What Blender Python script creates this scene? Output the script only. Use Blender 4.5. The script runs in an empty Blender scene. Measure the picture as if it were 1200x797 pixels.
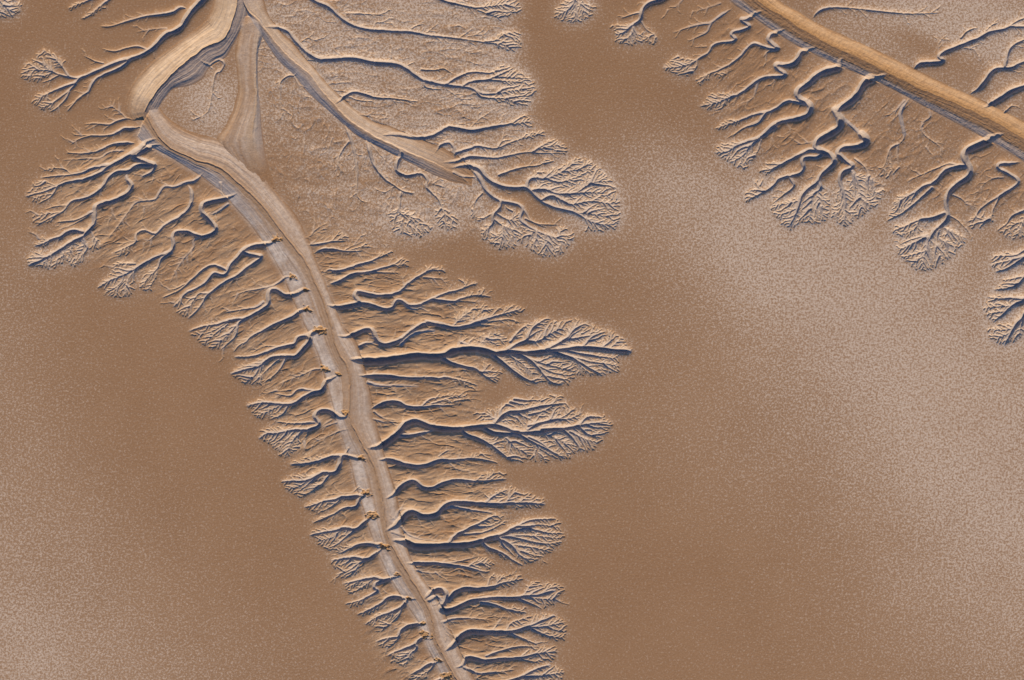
import bpy, math, random
import numpy as np

# ------------------------------------------------------------------ camera, sky, sun
S = 0.5                                   # metres per map unit (the flat is about 600 m across)
CX, CY = 600.0, 398.5                     # map centre
R = math.radians
sc = bpy.context.scene
cam_d = bpy.data.cameras.new("camera"); cam = bpy.data.objects.new("camera", cam_d)
sc.collection.objects.link(cam); sc.camera = cam
CAM_H = 900.0
cam.location = (0, 0, CAM_H)
cam_d.sensor_width = 36.0; cam_d.sensor_fit = 'HORIZONTAL'
cam_d.lens = 36.0 * CAM_H / (1200 * S)
cam_d.clip_start = 1.0; cam_d.clip_end = 60000.0

SUN_EL = 25.5                             # degrees above the horizon
SUN_X, SUN_Y = 0.16, -0.987               # ground direction towards the sun
w = bpy.data.worlds.new("World"); sc.world = w; w.use_nodes = True
nt = w.node_tree; nt.nodes.clear()
sky = nt.nodes.new("ShaderNodeTexSky"); sky.sky_type = 'NISHITA'; sky.sun_disc = False
sky.sun_elevation = R(SUN_EL); sky.sun_rotation = math.atan2(SUN_X, SUN_Y)
sky.air_density = 1.0; sky.dust_density = 0.0; sky.ozone_density = 6.0
bg = nt.nodes.new("ShaderNodeBackground"); bg.inputs[1].default_value = 0.09
wo = nt.nodes.new("ShaderNodeOutputWorld")
nt.links.new(sky.outputs[0], bg.inputs[0]); nt.links.new(bg.outputs[0], wo.inputs[0])
sun_d = bpy.data.lights.new("sun", 'SUN'); sun_d.energy = 5.0; sun_d.angle = R(0.53)
sun_d.color = (1.0, 0.76, 0.47)
sun = bpy.data.objects.new("sun", sun_d); sc.collection.objects.link(sun)
from mathutils import Vector
sd = Vector((SUN_X, SUN_Y, math.tan(R(SUN_EL)) * math.hypot(SUN_X, SUN_Y)))
sun.rotation_euler = sd.to_track_quat('Z', 'Y').to_euler(); sun.location = sd * 300
vs = sc.view_settings
vs.view_transform = 'Standard'; vs.look = 'None'; vs.gamma = 1; vs.exposure = 0.58
vs.use_curve_mapping = False

# ------------------------------------------------------------------ survey of the channels
# Coordinates are map units inside a named survey sheet: (origin x, origin y, scale)
SH = dict(A=(0,0,4.983), B=(0,120,4.983), C=(80,200,4.983), D=(200,0,4.983), E=(160,100,4.983),
          F=(400,0,4.983), G=(360,130,4.983), H=(520,160,4.983), I=(180,260,4.983), J=(260,380,4.983),
          K=(320,500,4.983), L=(360,637,4.983), M=(340,260,4.983), N=(500,340,4.983), O=(420,430,4.983),
          P=(440,560,4.983), Q=(460,660,5.0), Y=(620,420,4.983), S=(780,0,4.983), T=(820,120,4.983),
          U=(960,0,4.983), V=(980,140,5.314), W=(1020,260,4.983), X=(600,0,4.983), Z=(10,210,6.64),
          a=(0,0,1.0))

def pts(sheet, s):
    ox, oy, k = SH[sheet]
    return [(ox + float(p.split(',')[0]) / k, oy + float(p.split(',')[1]) / k) for p in s.split()]

GULLIES = []
def g(label, branches, fans='', kd=3.6, salt=.5, group=None, deep=1.0):
    """branches: lines 'sheet w0 w1 [dX] points'; fans: lines 'sheet points' (outline of the twig fan)"""
    br = []
    for ln in branches.strip().split('\n'):
        t = ln.split()
        d = 1.0; i = 3
        if t[3][0] == 'd': d = float(t[3][1:]); i = 4
        br.append((pts(t[0], ' '.join(t[i:])), float(t[1]), float(t[2]), d * deep))
    fn = []
    for ln in fans.strip().split('\n'):
        if ln.strip():
            t = ln.split(); fn.append(pts(t[0], ' '.join(t[1:])))
    GULLIES.append(dict(label=label, br=br, fans=fn, kd=kd, salt=salt, group=group))

GL = 'side gullies along the left bank of the tidal channel'
GR = 'side gullies along the right bank of the tidal channel'
GT = 'gullies fanning out from the middle arm'
GU = 'gullies below the upper right river channel'
GN = 'gullies above the upper right river channel'
GC = 'small gullies at the top edge of the mud flat'

g('long curving gully beside the broad tan bend in the upper left corner', '''
A 7.5 1.6 1300,-140 1180,0 1110,70 1050,165 960,205 890,280 800,330 720,350 640,380 540,425 460,455 400,450 330,430 285,410 200,408 165,410
A 2.4 1.2 400,450 370,400 320,345 280,310 255,300
A 1.8 1 285,410 260,385 240,370
A 1.8 1 200,408 170,440 150,460
A 1.8 1 165,410 135,425 120,435
A 1.8 1 340,440 280,470 245,482
A 1.6 1 300,425 240,450 210,475
A 3.2 1.4 460,460 430,485 350,515 280,545 210,580
A 2.4 1.2 440,490 400,530 320,590 240,632
A 2.4 1.2 400,540 380,580 330,630 290,652
A 3.4 1.5 760,345 700,395 620,430 560,460 530,500 515,535 460,570 425,610 395,645
A 1.6 1 470,570 440,590 380,630
A 1.5 1 d.6 515,535 510,580
A 1.6 1 600,370 550,355 490,325
A 2.2 1.2 850,285 800,272 740,280 670,300 600,285
A 1.5 1 d.6 970,165 900,170 800,185''', '''
A 130,395 240,290 290,285 370,345 380,400 300,440 230,480 130,470
A 190,560 280,530 330,560 330,640 240,640 190,600''', salt=.35)
g('thin lone gully reaching left above the long curving one in the upper left', '''
A 3.2 1.2 1100,50 1050,45 1010,70 940,85 850,95 740,125 640,155 590,152''', salt=.2, group=GC)
g('slanting twig gully cut off by the top edge, right one of two at upper left', '''
A 2.8 1.2 700,-60 630,0 570,45 520,90 475,108
A 1.4 1 590,30 600,50''', 'A 470,110 560,40 640,0 610,50 500,115', kd=3.2, salt=.3, group=GC)
g('slanting twig gully cut off by the top edge, left one of two at upper left', '''
A 2.6 1.2 620,-60 520,0 450,25 400,50''', 'A 390,55 450,5 520,0 430,60', kd=3.2, salt=.3, group=GC)
g('tiny rounded twig fan in the extreme top left corner', '''
A 3 1.4 -120,-90 -30,-20 20,30 60,60
A 2 1.2 -30,-20 -10,40 10,90''', 'A -60,-20 40,-40 110,0 125,50 80,95 -10,105 -60,60', kd=3.0, salt=.8, group=GC)
g('small twig fan hanging from the top edge right of centre', '''
X 3.4 1.4 390,-80 365,0 340,45 265,92
X 2.2 1.2 365,0 370,80 345,115
X 2 1 d.8 400,-40 410,30 420,75 430,115''', 'X 240,95 270,20 350,-20 470,-10 490,50 440,110 370,132 320,125', kd=3.4, salt=.8, group=GC)
g('brown twig fan under the top edge with a thick curved dark stem', '''
X 5 2 960,-40 860,0 800,20 760,60 750,115 690,155 660,185 615,200
X 2 1.2 752,72 700,85 640,105
X 2.2 1.2 710,145 700,195 660,230 615,245
X 2 1.2 d.8 750,115 790,175 830,200 850,240
X 1.8 1 d.8 830,200 790,220 755,245
X 1.6 1 690,155 640,150 585,150''', '''
X 580,150 700,140 760,150 760,240 700,265 610,250 600,200
X 760,240 800,180 870,230 830,270''', kd=3.4, salt=.6, group=GC)

# left bank, from the top down
g('faint short gully pair just left of the foot of the tan bend', '''
B 2.6 1 780,100 740,95 680,110 640,130 560,125 495,125
B 1.8 1 d.8 740,95 690,50 630,10
B 1.6 1 d.7 680,110 600,160
B 1.3 1 d.6 620,120 560,135 510,160''', salt=.1, group=GL)
g('narrow gully with a forked tip, first below the faint pair', '''
B 3 1.1 830,140 760,155 720,155 650,190 540,195 430,190
B 1.6 1 520,198 460,215 410,245
B 1.2 1 440,190 420,178''', salt=.1, group=GL)
g('narrow slightly wavy gully just above the big double-tipped left gully', '''
B 3 1.1 800,238 720,240 640,250 580,280 500,297 390,295
B 2 1 d.7 720,282 640,290 580,325 480,330 370,335
B 1.2 1 400,295 385,275''', salt=.1, group=GL)
g('straight deep gully running to a clawed tip at the far left', '''
B 5.5 1.8 910,210 860,230 800,280 720,330 640,370 570,420 490,450 400,465 330,490 260,520 200,535 155,548
B 3 1.3 630,365 540,385 480,410 400,425 330,430 240,440
B 1.5 1 410,417 375,390 310,385 245,400
B 1.4 1 320,385 300,362
B 1.6 1 330,490 280,470 215,456
B 2 1.1 330,495 295,550 220,592
B 1.5 1 300,535 240,545 190,570
B 1.5 1 d.8 310,480 250,500 190,505''', '''
B 155,550 190,460 260,450 330,490 300,550 220,590
B 240,400 310,370 400,410 400,420''', kd=4.2, salt=.3, group=GL)
g('gully with a sharp hooked bend near the main channel and split tips', '''
B 6 1.7 935,245 870,265 800,300 770,320 840,345 905,368 850,368 790,370 750,400 690,405 640,430 600,490 550,535 480,565 420,575 390,600 370,635 300,670 215,718
B 1.7 1 395,600 320,608 260,625
B 1.7 1 350,640 270,652 200,662
B 3.5 2 d.9 905,370 880,410 825,435
B 1.4 1 340,650 290,690 260,700''', '''
B 200,720 195,655 300,635 370,640 300,700''', kd=4.4, salt=.3, group=GL)
g('gully ending in a dense lobed fan, lowest on the far left', '''
B 5 2.4 740,405 738,450 768,487 730,540 650,580 600,590 555,610 550,650 545,710 510,755 470,790 400,825 340,865 280,900 210,935 170,950
B 2.6 1.2 545,635 480,670 430,690 330,700
B 2 1 d.9 540,645 430,710 330,745
Z 4 1.6 570,412 500,402 440,420 400,450 330,470 270,500 205,520
Z 1.6 1 d.8 330,470 280,470 220,462
Z 2.4 1.2 d.9 570,440 590,500 610,540 560,600 505,680
Z 2 1 d.7 540,460 580,500 560,560 510,620
Z 1.8 1 d.6 640,410 680,480 710,510
Z 1.8 1 d.7 390,545 430,590 445,650
Z 2 1 330,570 290,630 240,685
Z 2 1 d.7 500,480 480,550 460,600
Z 1.5 1 d.5 800,230 810,270 780,330''', '''
Z 140,640 190,560 330,570 430,560 460,640 350,690 230,690
Z 440,500 540,470 610,500 600,580 660,590 505,685 440,650
Z 200,520 240,460 350,450 400,455 280,530
Z 620,430 690,460 730,510 680,580 620,540''', kd=3.7, salt=.55, group=GL)
g('faint wandering gully between the hooked gully and the loop-headed one', '''
C 3 1.2 d.75 790,10 740,60 690,70 620,95 560,95 530,130 500,170 400,185 350,240 300,310 260,360 235,395
C 1.5 1 d.6 530,150 480,200 430,230''', salt=.1, group=GL)
g('sinuous narrow gully with a faint comb tip below the wandering one', '''
C 3.4 1.4 695,80 720,130 710,210 650,270 560,320 510,370 440,350 395,375 390,420 330,450 265,482
C 1.6 1 510,375 470,405 430,430
C 1.3 1 d.8 400,410 350,415 290,445''', 'C 260,485 330,440 390,420 350,490 290,500', kd=3.6, salt=.2, group=GL)
g('bold S-bent gully with a broad claw of twigs at its tip, middle left', '''
C 5.5 2.2 980,130 935,160 840,180 780,200 775,240 820,290 865,340 830,375 770,388 700,360 640,355 605,380 615,430 600,470 500,510 430,550 320,610 240,640 185,675
C 3 1.4 d.9 890,75 900,140 935,158
C 3 1.4 600,480 540,520 520,570 470,620 425,680
C 2.2 1.2 430,550 380,590 345,640 332,700
C 2 1.1 320,610 310,650 260,690 205,718
C 1.8 1 390,545 300,545 240,575
C 2.2 1 d.6 770,385 730,410 730,450 670,520 630,580 590,660
C 1.6 1 d.8 520,580 500,640 460,700
C 1.6 1 330,640 280,690 230,730
C 3 1.5 d.6 930,200 880,235 830,260''', '''
C 280,530 400,540 440,560 400,620 380,720 300,750 170,680 240,600
C 440,600 540,540 520,620 480,712 410,690''', kd=3.9, salt=.4, group=GL)
g('paired parallel gullies joined at a bright bent head, centre left', '''
I 5.5 2 720,90 680,130 600,140 530,160 490,210 440,260 430,285 428,305 400,318 350,300 310,350 250,390 190,415 150,460 120,495
I 2.8 1.3 430,285 350,255 290,280 220,340 150,400 55,442
I 1.6 1 180,365 130,390 75,400
I 4 1.8 510,180 570,195 630,205 590,240 540,270 490,315 420,350 350,400 310,430 280,480 250,520 205,562
I 2.2 1.2 320,420 260,422 225,470 170,540
I 1.4 1 d.9 180,420 150,440 110,480''', '''
I 110,490 150,440 220,420 310,430 290,480 205,565 160,540
''', kd=4.4, salt=.25, group=GL)
g('faint single gully with a small orange mouth, between the paired gullies and the fan below', '''
I 2.6 1.2 d.8 820,320 770,325 740,350 680,378 600,395 540,405 450,440
I 1.4 1 d.5 600,390 520,395 430,410''', salt=.1, group=GL)
g('gully with an orange mouth, a tight bend and a wide five-pronged tip', '''
I 5.5 2 920,400 870,400 820,430 760,430 720,400 680,398 665,430 672,480 620,520 540,562 440,575 370,600 290,610 215,637
I 2.6 1.2 d.8 640,470 600,500 520,512 420,530
I 2.8 1.3 540,565 490,600 475,670 390,747
I 2.2 1.2 480,608 420,670 340,742
I 2.2 1.2 430,600 350,660 285,717
I 1.8 1 440,580 340,640 245,662''', 'I 440,572 500,600 480,680 390,750 280,720 210,640 280,595', kd=4.2, salt=.3, group=GL)
g('long plain narrow gully between two forked gullies on the left bank', '''
I 4 1.4 910,510 860,522 800,560 700,602 630,640 570,670 540,700 500,720 470,757
I 1.6 1 d.9 530,705 510,735''', salt=.15, group=GL)
g('left bank gully with two heads merging at the pale bank and a leafy tip', '''
J 4.6 1.7 620,30 560,40 500,70 440,82 420,120 340,135 260,165 170,190 80,192
J 5 2 500,72 515,95 470,150 430,190 370,190 300,195 250,220 210,250 150,262 55,290
J 2.2 1.2 215,250 190,300 125,350
J 2.4 1.2 375,195 340,260 290,310 240,345
J 2 1.1 340,200 270,260 215,312
J 1.6 1 d.8 330,130 240,130 190,160''', '''
J 230,200 300,200 250,260 240,350 130,355 50,285 100,245
J 80,188 160,180 190,190 90,212
J 240,345 290,300 350,240 310,330''', kd=3.5, salt=.35, group=GL)
g('very faint short gully just below the leafy-tipped one', '''
J 2 1 d.7 630,265 540,265 470,295 400,320 330,350''', salt=.1, group=GL)
g('left bank gully with a dark straight stem and a compact barbed tip', '''
J 5 2 680,295 640,320 600,345 588,390 540,402 490,420 440,455 390,470 300,465 230,460 150,477
J 2.6 1.2 560,398 500,385 440,385 400,420 310,405
J 2.4 1.2 390,470 350,530 285,552
J 2 1.1 330,480 270,510 195,540
J 1.4 1 400,385 350,390 310,390''', '''
J 150,470 240,430 380,460 400,480 350,540 280,555 200,545''', kd=3.5, salt=.35, group=GL)
g('left bank gully arching from an orange mouth into a three-lobed fan', '''
J 5 2 735,510 720,545 670,540 630,510 570,510 540,540 568,590 500,620 450,620 380,625 310,640 260,640 222,666
J 2.4 1.2 540,577 470,580 400,580 320,570
J 2.6 1.2 480,620 440,650 400,700 368,777
J 2 1.1 420,630 360,690 318,740
J 1.8 1 300,650 265,692
J 2 1 d.5 670,575 600,600 540,630
J 1.5 1 d.6 500,640 480,690 450,720''', '''
J 220,630 300,600 400,610 500,620 470,690 400,760 340,785 310,720 240,690
J 310,575 400,565 470,585 380,590''', kd=3.4, salt=.4, group=GL)
g('faint comb-like gullies on the pale bank below the three-lobed fan', '''
J 2 1 d.6 740,612 700,620 640,645 560,680 520,700
J 1.6 1 d.5 640,560 580,600 540,650''', salt=.1, group=GL)
g('twin-lobed gully with an orange mouth, first in the crowded lower left bank', '''
K 4.6 1.8 550,185 540,190 500,190 450,180 400,173 340,180 260,205 180,220 105,222
K 4.6 2 400,178 385,230 372,265 330,277 300,270 230,300 180,320 110,320 58,322
K 2 1.1 440,130 420,160 400,175
K 2.4 1.2 330,280 290,330 240,370 165,412
K 2 1.1 220,300 150,350 78,365''', '''
K 55,310 140,270 300,270 330,290 260,370 170,415 80,370
K 105,212 200,180 330,160 330,190 180,235''', kd=3.4, salt=.35, group=GL)
g('gully with a stepped lower branch just below the twin-lobed one', '''
K 4.2 1.6 580,390 540,395 480,412 400,415 360,430 290,440 220,465 188,470
K 3.2 1.3 530,405 500,430 485,470 410,480 360,510 290,540 235,562
K 2 1 390,430 330,475 270,502
K 1.5 1 d.8 500,355 460,385 390,390 300,400''', '''
K 185,460 250,430 390,420 370,450 270,505 210,490
K 230,550 300,520 370,500 280,555''', kd=3.4, salt=.3, group=GL)
g('short leafy gully with a straight dark stem, middle of the crowded lower left bank', '''
K 4.6 1.8 590,510 560,540 510,585 480,605 420,595 360,610 290,620 218,635
K 2.6 1.2 480,605 420,650 370,690 318,712
K 2 1 400,600 340,650 250,667''', 'K 215,630 270,590 420,590 480,610 380,700 300,710', kd=3.4, salt=.35, group=GL)
g('bent gully under an orange mouth with a thin upper arm and fish-bone tip', '''
L 4.6 1.8 450,22 430,35 380,80 340,97 270,85 180,95 145,100
L 3.4 1.4 430,10 400,10 310,8 250,30 200,55 165,50
L 2.4 1.2 340,100 290,125 240,160 172,183
L 2 1 300,130 270,170 215,205
K 2.6 1.2 640,700 610,705 570,680 500,695 440,720 370,728''', '''
L 140,90 220,70 340,95 300,170 220,205 150,140
L 90,10 180,0 300,10 200,60 100,30''', kd=3.4, salt=.35, group=GL)
g('zigzag gully reaching a pointed barbed tip, lower left bank', '''
L 4.4 1.6 550,190 500,202 450,220 400,205 340,210 215,236
L 3.4 1.5 450,222 400,240 392,265 410,282 340,320 290,340 225,355
L 2 1 380,215 300,270 235,297
L 1.8 1 320,215 270,240 218,266''', '''
L 215,225 330,200 400,210 360,260 240,300
L 225,352 300,325 370,305 330,360 260,372''', kd=3.4, salt=.35, group=GL)
g('gully forking just below its orange mouth into two slanting arms, lower left bank', '''
L 4.2 1.6 640,325 590,328 520,315 460,325 440,350 400,370 340,400 295,415
L 3.6 1.5 580,340 550,375 500,400 440,420 390,440 342,472
L 2.2 1.1 550,380 530,430 470,480 428,518''', '''
L 295,405 440,350 440,380 320,430
L 340,470 400,420 550,380 540,430 430,520''', kd=3.4, salt=.3, group=GL)
g('short gully with a scalloped orange mouth near the bottom of the left bank', '''
L 4.2 1.7 700,475 640,475 580,490 540,520 530,550 470,555 405,575
L 2 1 540,545 500,590 455,617''', 'L 402,570 480,545 540,540 510,590 460,620', kd=3.3, salt=.3, group=GL)
g('gully with a hairpin twig loop, second from the last complete one on the left bank', '''
L 4.2 1.7 720,540 680,547 640,580 620,600 560,620 500,640 475,655
L 2.8 1.3 635,600 638,620 600,650 570,722
L 1.8 1 600,630 560,670 495,690''', 'L 475,640 540,610 640,600 630,650 575,725 495,690', kd=3.3, salt=.3, group=GL)
g('last complete small gully of the left bank above the bottom edge', '''
L 4 1.6 780,685 740,702 700,715 650,745 595,770
L 2.4 1.2 740,705 720,740 680,762 630,800''', 'L 600,760 680,715 740,705 700,780 640,810 590,790', kd=3.3, salt=.3, group=GL)
g('left bank gully cut off by the bottom edge of the picture', '''
L 4 1.8 835,775 780,795 740,815 680,860
L 3 1.5 790,800 770,860''', 'L 660,840 740,800 800,800 780,880 690,890', kd=3.3, salt=.3, group=GL)

# right bank, from the top down
g('faint feathery gully, topmost on the right bank of the tidal channel', '''
M 2 1 d.7 80,95 120,80 140,55 170,30 210,10
M 1.2 1 d.6 125,80 180,50 230,20''', salt=.2, group=GR)
g('short gully with a few raised twigs, second from the top on the right bank', '''
M 3 1.2 100,135 170,130 240,115 320,112
M 1.5 1 240,115 270,80 295,50
M 1.4 1 260,115 300,95 330,75''', 'M 240,115 280,60 330,60 350,100 300,115', kd=4, salt=.2, group=GR)
g('short arched gully close under the one with raised twigs', '''
M 3.4 1.2 135,185 180,165 240,160 330,172 420,168
M 1.5 1 320,165 360,140 410,122
M 1.4 1 350,165 420,145 480,148''', 'M 330,165 400,120 480,140 400,165', kd=4.4, salt=.2, group=GR)
g('slender gully with a small curled tip, upper one of two alike on the right bank', '''
M 3.6 1.4 200,290 235,280 270,290 330,275 400,250 460,236 500,215 540,200 590,175
M 1.5 1 460,236 510,238
M 1.4 1 540,200 570,185 560,165''', 'M 490,220 520,180 590,165 610,185 540,215', kd=3.8, salt=.3, group=GR)
g('slender gully with two forked twigs, lower one of two alike on the right bank', '''
M 4 1.4 225,360 280,352 340,317 400,300 480,290 520,275 600,252 640,225 660,208
M 2 1 480,293 560,297 640,295
M 1.6 1 600,252 650,252 695,240''', 'M 600,250 640,200 700,240 690,265 640,260', kd=3.8, salt=.3, group=GR)
g('gully with a bright looped upper arm and two feathery tips', '''
M 6 2 215,485 280,500 340,492 400,480 460,482 510,500 570,512 603,500 612,462 650,458 690,490 740,488 790,470 830,450 900,420 980,400 1040,375 1090,358
M 4.2 1.6 405,472 378,435 385,410 430,415 500,430 580,427 640,407 680,367 740,325 780,302 830,280 900,285
M 1.8 1 780,325 850,330 900,332
M 3 1.4 830,455 900,462 960,467 1000,448 1080,430 1170,437
M 3 1.5 d.8 650,460 690,500 740,508 790,490
M 1.8 1 820,285 840,262
M 1.5 1 970,462 1040,465 1090,470''', '''
M 740,300 760,260 830,250 905,270 900,300 800,310
M 850,430 900,360 960,335 1100,350 1080,370 980,400
M 980,460 1020,420 1090,400 1140,375 1170,430 1080,440''', kd=3.8, salt=.35, group=GR)
g('wavy gully with a deep dark S-bend near its head and a long feathered tip', '''
M 5.5 3 275,667 340,670 390,650 430,632 480,632 497,680 522,712 570,717 640,690 700,642 770,600 830,590 880,597 960,620 1030,612 1110,587 1160,572
N 4 1.8 0,188 60,202 150,220 230,210 300,182 380,160 460,137 545,113
N 2 1.1 290,195 400,180 480,172 540,187
M 4 2 d.7 650,715 700,665 770,642 840,635
M 3.4 1.8 d.9 410,727 440,710 490,708
N 2 1.1 150,215 200,165 260,120 290,95
N 1.8 1 230,208 290,155 340,115
N 1.8 1 370,160 420,110 450,90
N 1.8 1 440,140 490,100 520,85
N 1.8 1 d.8 300,200 380,205 430,212''', '''
N 90,190 160,150 220,110 300,80 400,100 520,75 580,110 540,140 460,150 300,190 220,205
N 420,180 500,170 540,185 440,215''', kd=4.0, salt=.35, group=GR)
g('longest gully of the right bank, a dark band opening into the biggest leaf-shaped fan', '''
a 9 4 410,421 430,423.5 450,423 470,419.5 490,417 505,418 518,417.5 530,412 545,409.5 560,409.5 580,414 600,412.5 620,413.5 640,412 660,409.5 680,407.5 705,409 722,411 738,412
N 4 1.6 475,347 530,317 585,294 600,250 640,205 690,172 720,170
N 2.8 1.3 490,303 520,262 560,222 590,202
N 2.8 1.3 600,300 650,300 700,270 760,235 790,220
N 4.4 1.6 700,347 770,312 820,282 860,232 930,195
N 2.6 1.2 820,290 900,277 980,260 1035,240
N 3 1.3 920,325 970,272 1045,243
N 3 1.3 1010,345 1060,310 1112,265
N 2 1.1 1080,332 1135,285
N 1.8 1 1120,350 1160,318
N 4.4 1.7 720,360 800,382 860,402 910,432 960,462 1025,495
N 3 1.3 800,352 900,372 1000,387 1110,400
N 2.4 1.2 840,385 950,417 1060,432 1115,442
N 4 1.6 520,375 580,395 640,442 700,512 740,545 790,550
N 2.4 1.2 690,500 760,515 832,525
N 4.4 1.8 385,382 430,412 480,452 560,512 640,542
N 4 1.4 90,402 160,432 240,452 290,462 340,502 405,540
N 2.2 1.1 600,400 680,430 760,450 840,470
N 2.2 1.1 650,440 730,480 840,500
N 2 1.1 480,380 560,432 620,485
N 2 1 860,402 930,470 980,495
N 1.8 1 180,325 210,300 250,270
N 1.8 1 300,330 340,290 400,255
N 1.8 1 960,255 990,232''', '''
N 480,300 560,200 660,160 760,180 900,170 960,205 1100,250 1150,290 1195,350 1180,372 1050,345 700,350 580,300
N 600,385 750,370 950,365 1120,380 1130,470 1000,500 870,490 830,550 740,555 620,545 480,475 400,395 500,380
N 270,445 350,420 440,470 430,530 400,542 330,510
N 180,330 200,300 270,275 400,240 480,280 460,320 300,335''', kd=3.7, salt=.5, group=GR, deep=1.15)
g('straight dark gully running parallel just below the longest one', '''
a 6 3 420,440 432,441 450,441 472,443 490,443.5 500,442
N 3 1.2 0,513 60,517 120,512 200,527 290,555
N 1.4 1 200,527 240,560 290,575
a 3 1.5 d.55 431,448.5 445,452 465,452 490,453''', 'N 100,510 200,510 300,550 290,580 200,555', kd=4.2, salt=.4, group=GR)
g('small arched gully with a closed leafy tip above the second longest one', '''
O 5 1.4 70,246 120,226 170,207 240,211 290,235 380,236 450,226 560,226
O 2.2 1.1 370,230 420,190 490,175 540,162
O 2 1.1 430,215 480,200 560,175 640,172
O 1.6 1 560,200 610,190 655,195
O 2 1 d.7 90,262 150,302 220,312''', 'O 380,205 480,155 620,150 660,190 640,210 480,225', kd=4.4, salt=.25, group=GR)
g('second longest right bank gully, swelling into a pointed leaf-shaped fan', '''
O 8 4.5 55,475 120,467 180,432 240,382 270,340 330,318 390,338 460,360 560,367 600,362 700,352 780,342 860,360 930,384 1000,385 1100,382
Y 5 1.8 80,422 200,412 300,395 380,380 475,392
O 4.4 1.8 600,365 630,397 700,422 780,462 840,510 895,545
O 4.2 2 720,352 790,387 860,392 930,397 1000,432 1080,470 1160,512 1196,530
O 4.4 1.8 800,327 840,287 880,266 950,260 1050,235 1200,213
O 2.4 1.2 830,290 832,250 870,217 912,190
O 3.4 1.4 990,367 1060,332 1120,310 1196,290
O 2.4 1.2 870,420 910,465 960,492
Y 3.4 1.4 0,395 80,375 170,355 220,330 270,288
Y 2.4 1.2 180,360 245,350 310,318
Y 3.4 1.4 290,400 320,362 360,342 432,345
Y 2.6 1.2 380,382 430,372 470,378
Y 3.4 1.4 190,412 250,462 290,512 300,543
Y 2.8 1.3 300,405 340,442 425,465
Y 2.4 1.2 240,430 330,472 400,492
Y 3 1.4 0,462 80,502 150,560 215,572
Y 2.2 1.1 0,330 80,310 160,270 210,262
O 4 2 d.8 230,405 300,402 380,385 450,368
O 2 1 d.6 90,305 160,325 230,318
Y 2 1 60,430 150,465 220,500''', '''
O 620,295 700,260 800,240 900,180 1010,170 1196,170 1196,370 1000,372 860,350 760,320 640,315
Y -5,215 180,218 225,250 230,270 310,320 440,335 490,390 430,470 370,540 280,550 210,600 100,610 -5,600 -5,490 60,450 60,410 -5,400
O 620,390 750,400 900,400 1196,460 1196,555 1000,550 880,550 760,480''', kd=3.8, salt=.45, group=GR, deep=1.12)
g('slim gully with short combed tip directly below the pointed leaf fan', '''
O 6 1.6 115,545 170,542 240,562 330,582 410,572 470,547 560,546 660,536 760,548 810,560
O 2 1.1 470,522 500,500 540,480
O 1.6 1 660,536 720,512 780,515
O 2 1 d.6 520,550 580,600 660,610''', 'O 440,530 500,500 620,505 740,500 815,550 760,560 660,545 560,540', kd=4.6, salt=.3, group=GR)
g('wavy gully bending in an S near the main channel with a short tufted tip', '''
O 6 1.8 160,770 210,747 232,717 290,674 340,672 370,707 430,712 490,682 570,662 650,667 740,667 860,655
O 1.8 1 740,665 790,625 850,615''', 'O 600,650 700,625 780,598 850,615 875,655 760,675 640,670', kd=4.0, salt=.3, group=GR)
g('deep double-bent gully with a stubby bushy tip, above the widest fan', '''
P 7.5 2.2 60,312 130,272 180,212 230,202 270,227 350,222 382,187 430,152 500,147 600,152 700,157 800,150 900,150 985,155
P 3 1.4 d.8 385,182 460,172 560,190 700,205
P 2.8 1.3 650,142 700,102 775,68
P 2.4 1.2 760,150 795,105 830,80
P 2.4 1.2 840,145 900,100
P 2 1 900,148 950,120
P 2.6 1.5 d.6 130,272 125,215 150,185 220,180
P 2.2 1.2 d.7 150,285 190,332 260,357 330,365 400,372''', '''
P 600,140 640,95 700,80 800,45 860,75 940,100 990,130 960,170 880,180 760,185 720,160''', kd=3.8, salt=.4, group=GR)
g('broad dark gully fanning into the widest rounded leaf near the bottom', '''
P 9 3.4 100,367 170,377 220,402 300,407 430,397 520,396 600,376 680,352 760,327 820,287 880,290 930,280
P 3.4 1.5 620,377 660,412 740,442 800,482 855,510
P 3.6 1.5 730,362 800,402 840,450 905,492
P 3.2 1.4 690,360 780,347 900,372 1000,387 1085,375
P 3 1.4 820,292 900,252 1055,240
P 3 1.4 800,312 900,300 1000,322 1095,325
P 4 1.6 430,382 460,347 510,317 570,287 640,250 700,217
P 2.4 1.2 520,332 620,322 700,292 760,252
P 2 1 860,285 960,275 1070,290
P 2.2 1.1 760,340 900,340 1080,355
P 2.2 1.1 840,400 930,410 1030,435
P 2.2 1.1 850,430 930,455 980,460
P 2 1.2 d.6 95,320 180,345 280,375 400,382''', '''
P 770,290 860,235 1060,230 1100,320 1080,390 1000,440 920,490 860,510 800,450 700,380 760,330
P 550,295 680,205 780,230 740,280 620,310
P 640,400 700,430 800,480 850,512 740,470''', kd=3.9, salt=.4, group=GR, deep=1.1)
g('small gully with a grassy tip tucked between the widest fan and the hook-headed gully', '''
P 4.6 1.6 180,500 260,502 350,502 430,512 520,522 600,542 650,552
P 2.2 1.1 400,505 500,487 590,462
P 1.8 1 520,522 600,505 680,500
P 2 1 d.7 240,540 300,556 400,552''', 'P 460,512 560,475 640,460 690,500 680,545 600,550 520,525', kd=4.0, salt=.3, group=GR)
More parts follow.
